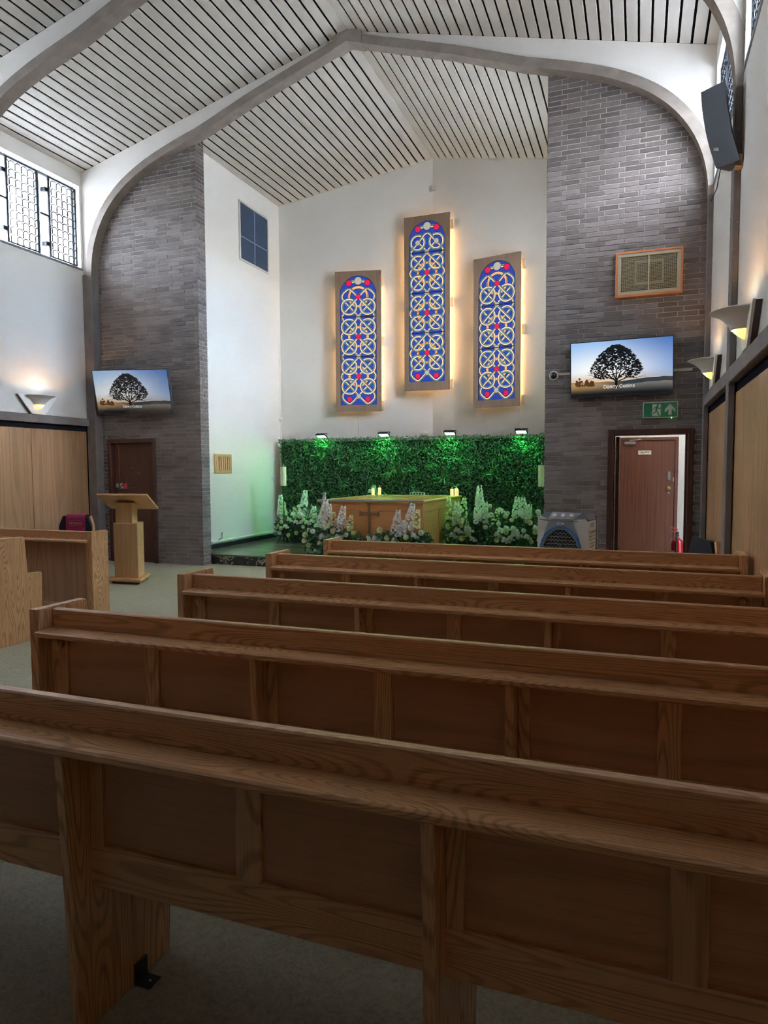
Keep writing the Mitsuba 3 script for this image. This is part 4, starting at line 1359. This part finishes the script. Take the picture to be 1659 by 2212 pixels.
def bouquet(words, seed, blobs, spikes, roses, anems, smalls, pot=None, ncover=2600, big=8):
    t = thing('flower_arrangement', words, 'flowers')
    r = np.random.default_rng(seed)
    pos, dr_ = [], []
    tot = sum(b[3] * b[4] * b[5] for b in blobs)
    for x, y, z, a, b, c in blobs:
        k = int(ncover * a * b * c / tot) + 30
        u = r.normal(size=(k, 3))
        u /= np.linalg.norm(u, axis=1, keepdims=True)
        q = u * (r.random((k, 1)) ** .33) * np.array([a, b, c]) + np.array([x, y, z])
        pos.append(q)
        dr_.append(u + r.normal(0, .5, (k, 3)))
    pos, dd = np.vstack(pos), np.vstack(dr_)
    ok = (pos[:, 2] > .175) & ((pos[:, 1] < 9.47) | (pos[:, 1] > 10.0))
    pos, dd = pos[ok], dd[ok]
    put('foliage', scatter(LEAF_V, LEAF_F, pos, dir_mats(r, dd), r.uniform(.035, .075, len(pos))), 'leaf_bouquet', t, kind='stuff')
    for k in range(big):
        x, y, z, a, b, c = blobs[int(r.integers(len(blobs)))]
        ph = r.uniform(-2.6, -.5)
        e = np.array([x + a * .7 * math.cos(ph), y + b * .7 * math.sin(ph), z + c * r.uniform(-.5, .4)])
        if e[2] < .25:
            e[2] = .25
        put('large_leaf', scatter(LEAF_V * np.array([1, 1.25, 1]), LEAF_F, e[None], dir_mats(r, np.array([[math.cos(ph), math.sin(ph), r.uniform(-.2, .5)]])), np.array([r.uniform(.10, .15)])), 'leaf_spray', t)
    if pot:
        put('holder', moved(lathe([(0, 0), (pot[2], 0), (pot[2] * 1.1, pot[3]), (0, pot[3])], 20), (pot[0], pot[1], .161)), 'metal_black', t)
    for i, (b, tp, kind) in enumerate(spikes):
        b, tp = np.array(b), np.array(tp)
        h = np.linalg.norm(tp - b)
        src = (SPIKES if kind == 'w' else SPIKES_C)[i % (4 if kind == 'w' else 2)]
        d = (tp - b) / h
        a = np.cross([0, 1.0, 0], d)
        a /= np.linalg.norm(a)
        c = np.cross(d, a)
        m = np.eye(4)
        w = min(1.25, .75 + h * .9)
        m[:3, 0], m[:3, 1], m[:3, 2], m[:3, 3] = a * w, c * w, d * h / .42, b
        s = put('flower_spike', src, None, t, to_world=T(m.tolist()))
        put('stem', tube([b - d * .12, tp + d * .03], .004, 5), 'stem_green', s)
    for i, q in enumerate(roses):
        x, y, z, s = q[:4]
        put('rose', ROSES[1 if i % 4 == 3 else 0], None, t, to_world=look((x, y, z), (r.normal(.15, .35), -1, r.normal(.35, .25)), s))
    for x, y, z, s in anems:
        to = look((x, y, z), (r.normal(.1, .2), -1, r.normal(.25, .15)), s)
        k = put('anemone', ANEMP, None, t, to_world=to)
        put('dark_centre', ANEMC, None, k, to_world=to)
    for x, y, z, s in smalls:
        put('blossom_cluster', SMALL, None, t, to_world=T().translate([x, y, z]).scale([s, s, s]))
    return t


bouquet('flower arrangement behind the coffin stand by the left candle stand', 1,
        [(-5.95, 11.35, .42, .34, .25, .30), (-5.55, 11.25, .48, .32, .25, .34), (-6.2, 11.35, .40, .16, .2, .28)],
        [((-6.177, 11.2, .66), (-6.232, 11.25, 1.03), 'w'), ((-5.74, 11.15, .60), (-5.688, 11.2, 1.12), 'w'), ((-6.08, 11.12, .58), (-6.115, 11.15, .90), 'c'), ((-5.83, 11.1, .58), (-5.90, 11.15, .82), 'c'), ((-5.5, 11.1, .62), (-5.46, 11.1, .84), 'w')],
        [(-5.70, 10.98, .827, 1.1), (-5.42, 10.98, .68, 1.05), (-5.595, 10.96, .604, 1.1), (-5.62, 10.94, .473, 1.0), (-5.744, 10.94, .354, 1.2), (-5.898, 10.95, .312, 1.15), (-6.061, 10.98, .557, 1.1), (-6.124, 11.0, .332, 1.0), (-6.075, 10.98, .43, 1.1)],
        [(-6.084, 11.0, .631, .8), (-6.158, 11.02, .48, .75), (-5.648, 10.95, .561, .9), (-5.44, 10.98, .76, .95)],
        [(-5.765, 10.98, .564, 1), (-5.531, 10.96, .559, 1.1), (-5.444, 10.96, .587, .8), (-5.9, 10.98, .60, 1), (-5.98, 10.98, .48, 1), (-5.66, 10.98, .70, 1.2), (-5.82, 10.98, .70, 1), (-5.5, 10.98, .42, 1), (-5.36, 10.98, .50, 1)],
        pot=(-5.8, 11.3, .16, .12))
bouquet('flower arrangement at the front left corner of the coffin stand, trailing down the platform edge', 2,
        [(-4.62, 9.42, .38, .2, .12, .2), (-4.35, 9.42, .44, .28, .11, .18), (-4.05, 9.43, .42, .22, .10, .14)],
        [((-4.52, 9.42, .62), (-4.45, 9.44, 1.03), 'w'), ((-4.42, 9.40, .58), (-4.385, 9.42, .98), 'w'), ((-4.20, 9.40, .63), (-4.15, 9.42, .95), 'w'), ((-4.31, 9.38, .62), (-4.30, 9.40, .86), 'c'), ((-4.24, 9.39, .56), (-4.20, 9.42, .80), 'w'), ((-4.06, 9.39, .60), (-4.01, 9.40, .82), 'c')],
        [(-4.75, 9.33, .50, 1.3), (-4.76, 9.33, .40, 1.2), (-4.67, 9.30, .345, 1.2), (-4.60, 9.31, .56, 1.2), (-4.38, 9.32, .64, 1.2), (-4.28, 9.33, .565, 1.25), (-4.02, 9.33, .61, 1.35), (-4.07, 9.34, .52, 1.1), (-3.96, 9.34, .55, 1.1)],
        [(-4.14, 9.34, .49, .8), (-4.5, 9.33, .47, .8)],
        [(-4.56, 9.33, .27, 1), (-4.49, 9.33, .39, 1), (-4.45, 9.33, .5, 1.1), (-4.68, 9.33, .27, 1), (-4.2, 9.33, .5, 1), (-4.35, 9.34, .5, 1)],
        pot=(-4.4, 9.43, .10, .12), ncover=2000, big=7)
bouquet('flower arrangement at the front right of the coffin stand, two white spikes', 3,
        [(-3.35, 9.43, .42, .24, .10, .16), (-3.05, 9.43, .40, .22, .10, .16), (-3.66, 9.43, .40, .15, .09, .12), (-2.9, 9.43, .45, .12, .1, .12)],
        [((-3.32, 9.41, .52), (-3.285, 9.43, .90), 'w'), ((-3.15, 9.41, .58), (-3.06, 9.43, 1.0), 'w'), ((-3.22, 9.39, .50), (-3.19, 9.41, .76), 'w'), ((-3.02, 9.39, .62), (-2.97, 9.41, .92), 'c')],
        [(-3.55, 9.33, .60, 1.35), (-3.42, 9.33, .49, 1.2), (-3.13, 9.33, .505, 1.25), (-2.905, 9.33, .585, 1.35), (-3.72, 9.34, .50, .8), (-2.96, 9.36, .66, .8)],
        [(-3.62, 9.34, .50, .8)],
        [(-3.6, 9.33, .49, 1), (-3.68, 9.34, .47, 1), (-3.3, 9.33, .47, 1), (-3.0, 9.33, .55, 1)],
        pot=(-3.3, 9.43, .10, .12), ncover=2000, big=9)
bouquet('large flower arrangement between the coffin stand and the right brick pier', 4,
        [(-2.62, 10.62, .50, .30, .22, .36), (-2.15, 10.65, .50, .34, .22, .36), (-1.65, 10.65, .48, .32, .22, .34), (-1.38, 10.6, .5, .18, .2, .32)],
        [((-2.787, 10.5, .56), (-2.827, 10.55, 1.04), 'c'), ((-2.59, 10.45, .50), (-2.56, 10.5, 1.05), 'c'), ((-2.66, 10.42, .60), (-2.68, 10.5, .98), 'w'), ((-2.311, 10.5, .68), (-2.335, 10.55, 1.24), 'w'), ((-2.26, 10.48, .66), (-2.22, 10.5, .98), 'w'), ((-1.736, 10.5, .75), (-1.738, 10.5, 1.07), 'w'),
         ((-1.634, 10.5, .74), (-1.65, 10.5, 1.06), 'w'), ((-1.60, 10.48, .72), (-1.54, 10.5, .96), 'w'), ((-2.08, 10.46, .62), (-2.03, 10.5, .88), 'c'), ((-2.5, 10.4, .40), (-2.5, 10.45, .68), 'c')],
        [(-2.805, 10.38, .575, 1.0), (-2.565, 10.34, .648, 1.15), (-2.671, 10.34, .776, 1.0), (-2.199, 10.34, .601, 1.15), (-1.898, 10.34, .771, 1.25), (-1.797, 10.34, .712, 1.05), (-1.503, 10.34, .679, 1.25), (-1.391, 10.34, .851, 1.2), (-2.008, 10.34, .407, 1.25), (-2.554, 10.34, .405, 1.4), (-2.443, 10.34, .491, 1.0), (-1.606, 10.34, .566, 1.15), (-1.886, 10.34, .528, 1.2), (-1.485, 10.34, .399, 1.1), (-2.123, 10.38, .919, 1.0), (-1.983, 10.34, .657, 1.1), (-1.447, 10.34, .55, 1.2), (-1.56, 10.36, .71, 1.0)],
        [(-2.339, 10.34, .685, 1.1), (-2.102, 10.34, .797, 1.1), (-1.853, 10.34, .822, .9), (-1.737, 10.34, .774, .9), (-1.381, 10.34, .80, .9)],
        [(-1.715, 10.34, .522, 1.6), (-2.0, 10.34, .5, 1), (-1.86, 10.34, .6, 1), (-1.75, 10.34, .6, 1), (-2.45, 10.34, .57, 1.3), (-2.62, 10.34, .55, 1.2), (-2.38, 10.34, .42, 1), (-1.88, 10.34, .42, 1.2), (-1.8, 10.34, .45, 1), (-1.55, 10.34, .48, 1), (-1.95, 10.36, .87, 1), (-1.35, 10.34, .45, 1.2), (-2.7, 10.36, .47, 1.1), (-1.42, 10.34, .62, 1), (-1.95, 10.34, .57, 1.1)],
        pot=(-2.1, 10.6, .18, .14), ncover=4200, big=14)
bouquet('small white flower spray behind the coffin top beside the candles', 5, [(-4.66, 11.99, 1.06, .08, .03, .05)], [((-4.66, 11.95, 1.05), (-4.64, 11.95, 1.20), 'w')], [], [], [(-4.7, 11.94, 1.09, 1), (-4.6, 11.94, 1.07, .8)], ncover=60, big=0)
labels[[k for k in scene if k.startswith('flower_arrangement_004__flower_spike')][0]] = {'kind': 'stuff', 'label': 'small spike of white florets'}

# ---------------------------------------------------------------- screens
def serif(text, h, depth):
    """Old-style serif lettering: plain strokes widened, with small feet."""
    m = meshkit.text_mesh(text, h, depth, bold=False)
    return m


def screen_picture(p0, ux, uz, w, h, gain):
    p0, ux, uz = [np.asarray(q, float).tolist() for q in (p0, ux, uz)]

    def fn(p, n, uv):
        d = [p.x - p0[0], p.y - p0[1], p.z - p0[2]]
        u = (d[0] * ux[0] + d[1] * ux[1] + d[2] * ux[2]) / w
        v = (d[0] * uz[0] + d[1] * uz[1] + d[2] * uz[2]) / h
        v = v + 0.0 * u
        sky_hi = mix([.17, .42, .82], [.03, .14, .46], smoothstep(0.15, 0.95, u) * (.4 + .6 * v))
        glow = dr.exp(-((u - 0.30) * (u - 0.30) * 3.2 + (v - 0.42) * (v - 0.42) * 5.0))
        sky = mix(sky_hi, [.95, .97, .93], dr.clip(glow * 1.0, 0, 1))
        low = mix([.70, .55, .40], [.36, .40, .46], smoothstep(.35, 1.0, u))
        sky = mix(low, sky, smoothstep(.27, .48, v))
        lw = smoothstep(.62, .05, u)
        field = mix(mix([.08, .08, .075], [.20, .12, .045], lw), mix([.20, .18, .16], [.42, .28, .13], lw), smoothstep(.10, .27, v + .03 * noise(u * 9.0, v * 20.0)))
        field = mix([.006, .008, .010], field, smoothstep(.03, .17, v))
        hills = .245 + .035 * fbm(u * 6.0, 1.0, 0.0, 3) + .035 * smoothstep(.55, .8, u)
        near = mix([.36, .20, .07], [.035, .045, .055], smoothstep(.25, .55, u))
        col = dr.select(v < hills, dr.select(v > hills - .055 * smoothstep(.2, .5, u) - .02, near, field), sky)
        return mi.Color3f(col) * gain
    return proc(fn)


def tree_shape(seed=4):
    """Silhouette of a broad tree in a unit frame: x from -0.5 to 0.5, y from 0 (ground) to 1."""
    r = np.random.default_rng(seed)
    parts = [Polygon([(-.035, 0), (.035, 0), (.024, .12), (.03, .22), (-.022, .22), (-.02, .12)])]

    def limb(x, y, a, l, w, depth):
        x2, y2 = x + l * math.sin(a), y + l * math.cos(a)
        parts.append(LineString([(x, y), (x2, y2)]).buffer(w))
        if depth:
            for s in (-1, 1):
                limb(x2, y2, a + s * r.uniform(.25, .6), l * r.uniform(.62, .8), w * .62, depth - 1)
    for a in (-1.15, -.75, -.35, .0, .35, .75, 1.15):
        limb(0, .13 + .05 * r.random(), a, .2 + .05 * math.cos(a), .011, 3)
    leaves = []
    for k in range(1700):
        t = r.random()
        y = .22 + .76 * t ** .85
        half = float(np.interp(y, [.22, .30, .40, .55, .70, .85, .98], [.34, .45, .5, .46, .37, .25, .07]))
        x = r.uniform(-half, half)
        if y < .42 and abs(x) < .16 and r.random() < .8:
            continue
        s = r.uniform(.008, .019)
        leaves.append(affinity.rotate(affinity.scale(Point(x, y).buffer(1, 3), s * 1.5, s * .8), r.uniform(-35, 35)))
    g = unary_union(parts + leaves)
    return g.buffer(-.0015).buffer(.0008).simplify(.002)


TREE = tree_shape()


def letter_shapes(text, h):
    """Flat mesh lettering with slab serifs added below and above the stems."""
    return meshkit.text_mesh(text, h, .0008)


def television(words, corners, gain):
    """corners: top left, top right, bottom right, bottom left of the case."""
    t = thing('television', words, 'television')
    tl, tr, br, bl = [np.array(c, float) for c in corners]
    ux = ((tr - tl) + (br - bl)) / 2
    uz = ((tl - bl) + (tr - br)) / 2
    w, h = np.linalg.norm(ux), np.linalg.norm(uz)
    ux /= w
    uz = uz - ux * (uz @ ux)
    uz /= np.linalg.norm(uz)
    nn = np.cross(ux, uz)       # towards the room
    o = (tl + tr + br + bl) / 4 - ux * w / 2 - uz * h / 2

    def add(name, m, bs, **kw):
        return put(name, mapped(m, o, ux, uz, nn), bs, t, **kw)
    b = .010
    case = cbox(0, w, 0, h, -.05, -.006, .004)
    add('case', case, 'plastic_black')
    for q in ((0, w, 0, .016), (0, w, h - b, h), (0, b, .016, h - b), (w - b, w, .016, h - b)):
        add('bezel', cbox(*q, -.006, .002, .001), 'plastic_black')
    bw_, bh = w - 2 * b, h - b - .016
    p0 = o + ux * b + uz * .016
    v = np.array([p0, p0 + ux * bw_, p0 + ux * bw_ + uz * bh, p0 + uz * bh]) - nn * .004
    key = put('screen', trimesh.Trimesh(v, [[0, 1, 2], [0, 2, 3]], process=False), 'screen_gloss', t, uv=np.array([[0, 0], [1, 0], [1, 1], [0, 1.0]]))
    scene[key]['emitter'] = {'type': 'area', 'radiance': screen_picture(p0, ux, uz, bw_, bh, gain), 'sampling_weight': .4}
    tree = affinity.affine_transform(TREE, [bw_ * .52, 0, 0, bh * .80, b + bw_ * .455, .016 + bh * .135])
    m = extrude(tree, .0006)
    m.apply_translation((0, 0, -.0035))
    add('tree_picture', m, 'picture_dark')
    for cx, cw, chh in ((.075, .085, .15), (.17, .05, .08), (.215, .035, .09)):
        rr = np.random.default_rng(int(cx * 1000))
        g = unary_union([affinity.scale(Point(b + bw_ * (cx + rr.normal(0, cw * .25)), .016 + bh * (.2 + abs(rr.normal(0, chh * .42)))).buffer(1, 5), bw_ * .012, bh * .022) for _ in range(22)])
        m = extrude(g, .0005)
        m.apply_translation((0, 0, -.0036))
        add('bush_picture', m, 'picture_amber')
    tx = meshkit.text_mesh('Danny Collins', bh * .062, .0008)
    tx.apply_translation((b + bw_ * .48 - tx.extents[0] / 2, .016 + bh * .135, -.0026))
    add('lettering', tx, 'plastic_white', emit=[.75 * gain] * 3, weight=.05)
    add('wall_mount', cbox(w * .35, w * .65, h * .3, h * .7, -.09, -.05, .004), 'metal_black')
    return t


mat('screen_gloss', '#08090b', .08, .5)
mat('picture_dark', '#0a0c10', .5, .3)
mat('picture_amber', '#7a4a1c', .5, .3)
SG = LAMP['screen']
television('wall mounted television with a tree picture on the right brick pier above the exit sign', ((-.835, 8.93, 3.056), (.359, 8.93, 3.072), (.368, 8.95, 2.386), (-.826, 8.95, 2.370)), SG)
television('tilted television with a tree picture on the left brick pier above the dark door', ((-8.192, 8.73, 3.091), (-6.736, 8.73, 3.035), (-6.80, 8.88, 2.357), (-8.262, 8.88, 2.41)), SG * .62)
put('tv_bracket', cbox(-7.7, -7.3, 8.92, 9.03, 2.62, 2.86, .01), 'metal_black', label='black bracket behind the left television', cat_='bracket')

# ---------------------------------------------------------------- exit sign
es = thing('exit_sign', 'green running man exit sign with an upward arrow above the doorway', 'exit sign')
mat('sign_green', '#1d6b45', .4, .4)
mat('sign_white', '#dfe8df', .4, .4)
ex0, ex1, ez0, ez1, ey = .027, .425, 2.103, 2.298, 8.985
put('case', cbox(ex0, ex1, ey, YB + .002, ez0, ez1, .004), 'plastic_white', es)
put('green_face', cbox(ex0 + .013, ex1 - .013, ey - .004, ey + .004, ez0 + .014, ez1 - .013, .001), 'sign_green', es)
dw = sbox(.135, ez0 + .025, .232, ez1 - .03)
man = unary_union([Point(.196, 2.258).buffer(.0105, 12), LineString([(.188, 2.238), (.18, 2.195)]).buffer(.011), LineString([(.186, 2.236), (.158, 2.222), (.148, 2.205)]).buffer(.0055), LineString([(.192, 2.236), (.208, 2.215), (.226, 2.222)]).buffer(.0055),
                   LineString([(.178, 2.196), (.196, 2.168), (.214, 2.128)]).buffer(.0065), LineString([(.18, 2.196), (.166, 2.166), (.13, 2.16)]).buffer(.0065)])
put('doorway_mark', on_xz(dw.difference(man), ey - .0052, ey - .0035), 'sign_white', es)
put('running_man', on_xz(man.difference(dw).intersection(sbox(.1, 2.1, .24, 2.29)), ey - .0052, ey - .0035), 'sign_white', es)
arrow = unary_union([Polygon([(.335, 2.268), (.395, 2.205), (.395, 2.165), (.354, 2.205), (.354, 2.135), (.316, 2.135), (.316, 2.205), (.275, 2.165), (.275, 2.205)])])
put('arrow', on_xz(arrow, ey - .0052, ey - .0035), 'sign_white', es)
put('indicator_light', moved(trimesh.creation.icosphere(1, .005), (.352, ey, ez0 - .003)), 'plastic_white', es, emit=[.6, 9.0, 2.0], weight=.03)

# ---------------------------------------------------------------- ventilation grille, camera, cable covers
gv = thing('ventilation_grille', 'wood framed metal lattice ventilation grille high on the right brick pier', 'vent')
x0, x1, z0, z1, y = -.315, .445, 3.573, 4.113, 8.985
mat('oak_orange', '#b9784a', .45, .4)
mat('metal_beige', '#b5ae98', .4, .5, .3)
mat('lattice_beige', '#8d8468', .5, .4, .2)
w_ = .026
for a in ((x0, x1, z1 - w_, z1), (x0, x1, z0, z0 + w_), (x0, x0 + w_, z0 + w_, z1 - w_), (x1 - w_, x1, z0 + w_, z1 - w_)):
    put('wooden_frame', cbox(a[0], a[1], y - .012, YB + .002, a[2], a[3], .003), 'oak_orange', gv)
w2 = .04
a0, a1, b0, b1 = x0 + w_, x1 - w_, z0 + w_, z1 - w_
for a in ((a0, a1, b1 - w2, b1), (a0, a1, b0, b0 + w2), (a0, a0 + w2, b0 + w2, b1 - w2), (a1 - w2, a1, b0 + w2, b1 - w2)):
    put('metal_frame', cbox(a[0], a[1], y - .006, YB, a[2], a[3], .003), 'metal_beige', gv)
put('dark_back', box(a0, a1, YB - .004, YB + .004, b0, b1), 'metal_black', gv)
mm = []
g0, g1, h0, h1 = a0 + w2, a1 - w2, b0 + w2, b1 - w2
for k in range(1, 30):
    x = g0 + (g1 - g0) * k / 30
    mm.append(box(x - .0035, x + .0035, y + .004, y + .012, h0, h1))
for k in range(1, 24):
    z = h0 + (h1 - h0) * k / 24
    mm.append(box(g0, g1, y + .001, y + .008, z - .0035, z + .0035))
put('lattice', cat(*mm), 'lattice_beige', gv, kind='stuff', label='fine square metal lattice')
xm = (g0 + g1) / 2
put('centre_bar', cbox(xm - .009, xm + .009, y - .006, y + .012, h0, h1, .002), 'metal_beige', gv)
for a in ((xm - .16, xm + .17, h1 - .075, h1 - .05), (xm - .16, xm + .17, h0 + .075, h0 + .10), (xm - .16, xm - .135, h0 + .075, h1 - .05), (xm + .145, xm + .17, h0 + .075, h1 - .05)):
    put('inner_frame', cbox(a[0], a[1], y + .014, y + .03, a[2], a[3], .002), 'metal_beige', gv)
dcam = thing('dome_camera', 'white ringed black dome camera on the right brick pier beside the television', 'camera')
put('white_ring', moved(lathe([(0, 0), (.06, 0), (.062, .012), (.058, .032), (.044, .036), (.044, .028), (0, .028)], 28), (-1.04, YB, 2.675), rx=90), 'plastic_white', dcam, smooth=40)
put('dark_dome', moved(lathe([(.043, .03), (.040, .045), (.030, .060), (.015, .068), (0, .07)], 24), (-1.04, YB, 2.675), rx=90), 'screen_gloss', dcam, smooth=True)
put('cable_cover', cbox(-.985, -.83, YB - .014, YB + .004, 2.675, 2.708, .003), 'plastic_white', label='short white cable cover between the dome camera and the right television', cat_='cable cover')
put('cable_cover', cbox(.365, .575, YB - .014, YB + .004, 2.655, 2.685, .003), 'plastic_white', label='white cable cover right of the right television', cat_='cable cover')
yb_ = yback(-3.93)
put('wall_socket_box', cbox(-4.02, -3.86, yb_ - .05, yb_ + .01, 2.155, 2.215, .006), 'plastic_white', label='small white box on the back wall just above the hedge', cat_='box')
put('air_brick', cat(cbox(-3.855, -3.735, YAPEX - .035, YAPEX - .01, 6.79, 6.90, .004), *[box(-3.845, -3.745, YAPEX - .038, YAPEX - .033, 6.80 + k * .02, 6.808 + k * .02) for k in range(5)]), 'plank_white', label='small square vent high on the back wall under the ridge', cat_='vent')
put('wall_cable', tube([(CLX + .012, 12.25, 4.0), (CLX + .012, 12.25, 2.6), (CLX + .03, 12.24, 2.5), (CLX + .012, 12.25, 2.35), (CLX + .012, 12.24, 1.6)], .006, 5), 'plastic_white', label='thin white cable in the left corner of the chancel', cat_='cable')
put('wall_sensor', cbox(CLX, CLX + .05, 12.2, 12.27, 2.49, 2.53, .01), 'plastic_white', label='small white sensor in the left chancel corner', cat_='sensor')
hb = thing('wall_hook', 'small metal hook on the left brick pier above the dark door', 'hook')
put('plate', cbox(-8.235, -8.20, YB - .012, YB + .002, 2.035, 2.055, .002), 'chrome', hb)
put('peg', tube([(-8.218, YB - .005, 2.08), (-8.218, YB - .015, 2.045), (-8.218, YB - .012, 2.01)], .004, 5), 'chrome', hb)

# ---------------------------------------------------------------- loudspeaker
sp = thing('loudspeaker', 'black curved wall loudspeaker high on the right beside the clerestory window', 'loudspeaker')
L_ = [((.435, 6.6, 4.682), (.535, 6.38, 4.615), (.590, 6.32, 4.604)), ((.446, 6.6, 4.542), (.550, 6.38, 4.451), (.606, 6.32, 4.435)), ((.473, 6.6, 4.372), (.592, 6.37, 4.246), (.649, 6.32, 4.197)), ((.511, 6.6, 4.212), (.643, 6.36, 4.094), (.688, 6.32, 4.061)), ((.565, 6.6, 4.036), (.679, 6.36, 3.969), (.714, 6.32, 3.971))]
FR = np.array(L_)
back = np.array([(.10, .17, -.02), (.10, .17, -.02), (.07, .17, -.02)])
vv, ff = [], []
for row in FR:
    bL = row[0] + np.array([.11, .06, -.02])
    bR = row[2] + np.array([.03, .09, -.02])
    vv += [*row, bR, bL]
vv = np.array(vv)
vv[:, 0] = np.minimum(vv[:, 0], .738)
nr = len(FR)
for i in range(nr - 1):
    for j in range(5):
        a, b, c, d = i * 5 + j, i * 5 + (j + 1) % 5, (i + 1) * 5 + (j + 1) % 5, (i + 1) * 5 + j
        ff += [(a, d, c), (a, c, b)]
for j in (1, 2, 3):
    ff += [(0, j, j + 1)]
    q = (nr - 1) * 5
    ff += [(q, q + j + 1, q + j)]
cab = trimesh.Trimesh(vv, ff, process=True)
cab.fix_normals()
mat('speaker_black', '#2b2d33', .6, .35)
put('cabinet', cab, 'speaker_black', sp, smooth=25)
tm = meshkit.text_mesh('BOSE', .021, .0015, bold=True)
pa, pb = FR[3][0], FR[3][1]
ux = (pb - pa) / np.linalg.norm(pb - pa)
uzv = (FR[2][0] - FR[4][0])
uzv = uzv - ux * (uzv @ ux)
uzv /= np.linalg.norm(uzv)
nn = np.cross(ux, uzv)
tmv = np.array(tm.vertices)
tmv[:, 0] += tmv[:, 1] * .35
tm = trimesh.Trimesh(tmv, tm.faces, process=False)
put('lettering', mapped(tm, pa + ux * .075 + uzv * -.02 + nn * .008, ux, uzv, nn), 'plastic_white', sp)
put('wall_bracket', cat(cbox(.715, .744, 6.43, 6.485, 3.96, 4.06, .004), cbox(.69, .738, 6.40, 6.47, 3.945, 3.965, .004)), 'oak_light', sp, label='pale bracket under the loudspeaker')
put('cable', tube([(.60, 6.58, 4.03), (.655, 7.5, 4.19), (.70, 8.44, 4.446), (.72, 8.87, 4.55)], .005, 5), 'metal_black', sp)

# ---------------------------------------------------------------- wall sconces
mat('sconce_plaster', '#f1efeb', .7, .25)
scene['sconce_glass'] = {'type': 'principledthin', 'base_color': {'type': 'rgb', 'value': [.055, .040, .022]}, 'roughness': .5, 'spec_trans': 0.0, 'diff_trans': 1.5, 'eta': 1.4}


def sconce(words, side, yc):
    t = thing('wall_sconce', words, 'wall light', 'plaster wall sconces')
    xw = XL if side < 0 else XR
    s = -side                       # into the room
    g = Polygon([(yc - .355, 2.615), (yc + .355, 2.615), (yc + .12, DADO[1]), (yc - .12, DADO[1])])
    put('back_plate', on_yz(g, xw + s * .042, xw + s * .06), 'sconce_plaster', t)
    put('dark_spacer', on_yz(affinity.scale(g, .97, .97), xw, xw + s * .0415), 'wood_dark', t, label='dark block behind the plate')
    prof = [(.235, 2.605), (.185, 2.585), (.14, 2.55), (.105, 2.51), (.09, 2.475), (.082, 2.478), (.097, 2.512), (.133, 2.556), (.18, 2.592), (.232, 2.612)]
    n = 20
    a = np.linspace(-math.pi / 2, math.pi / 2, n)
    v = np.array([[(xw + s * .06 + s * rr * math.cos(t_), yc + rr * math.sin(t_), z) for rr, z in prof] for t_ in a]).reshape(-1, 3)
    k = len(prof)
    f = []
    for i in range(n - 1):
        for j in range(k):
            b, c = i * k + j, i * k + (j + 1) % k
            f += [(b, c, c + k), (b, c + k, b + k)]
    for i in (0, (n - 1) * k):
        f += [(i + j, i + k - 1 - j, i + j + 1) for j in range(k // 2 - 1)] + [(i + j + 1, i + k - 1 - j, i + k - 2 - j) for j in range(k // 2 - 1)]
    m = trimesh.Trimesh(v, f, process=False)
    m.fix_normals()
    put('bowl', m, 'sconce_plaster', t, smooth=35)
    prof2 = [(.086, 2.482), (.06, 2.45), (.03, 2.425), (.003, 2.41)]
    k = len(prof2)
    v = np.array([[(xw + s * .06 + s * rr * math.cos(t_), yc + rr * math.sin(t_), z) for rr, z in prof2] for t_ in a]).reshape(-1, 3)
    f = []
    for i in range(n - 1):
        for j in range(k - 1):
            b = i * k + j
            f += [(b, b + 1, b + 1 + k), (b, b + 1 + k, b + k)]
    m = trimesh.Trimesh(v, f, process=False)
    put('glass_tip', m, 'sconce_glass', t, smooth=True)
    bulb = moved(trimesh.creation.icosphere(1, .022), (xw + s * .115, yc, 2.50))
    L = LAMP['sconce']
    put('bulb', bulb, 'plastic_white', t, emit=[L * 1.0, L * .50, L * .15], weight=2.0)


sconce('white plaster sconce glowing on the left wall above the dado rail', -1, 7.86)
sconce('white plaster sconce on the right wall nearer the brick pier', 1, 7.90)
sconce('white plaster sconce on the right wall nearest the camera, at the right edge', 1, 5.53)
put('passage_lamp', box(.1, .5, 9.7, 10.2, 2.46, 2.499), 'plastic_white', label='flat ceiling lamp in the passage beyond the doorway', cat_='lamp', emit=[LAMP['corridor']] * 3, weight=.6)
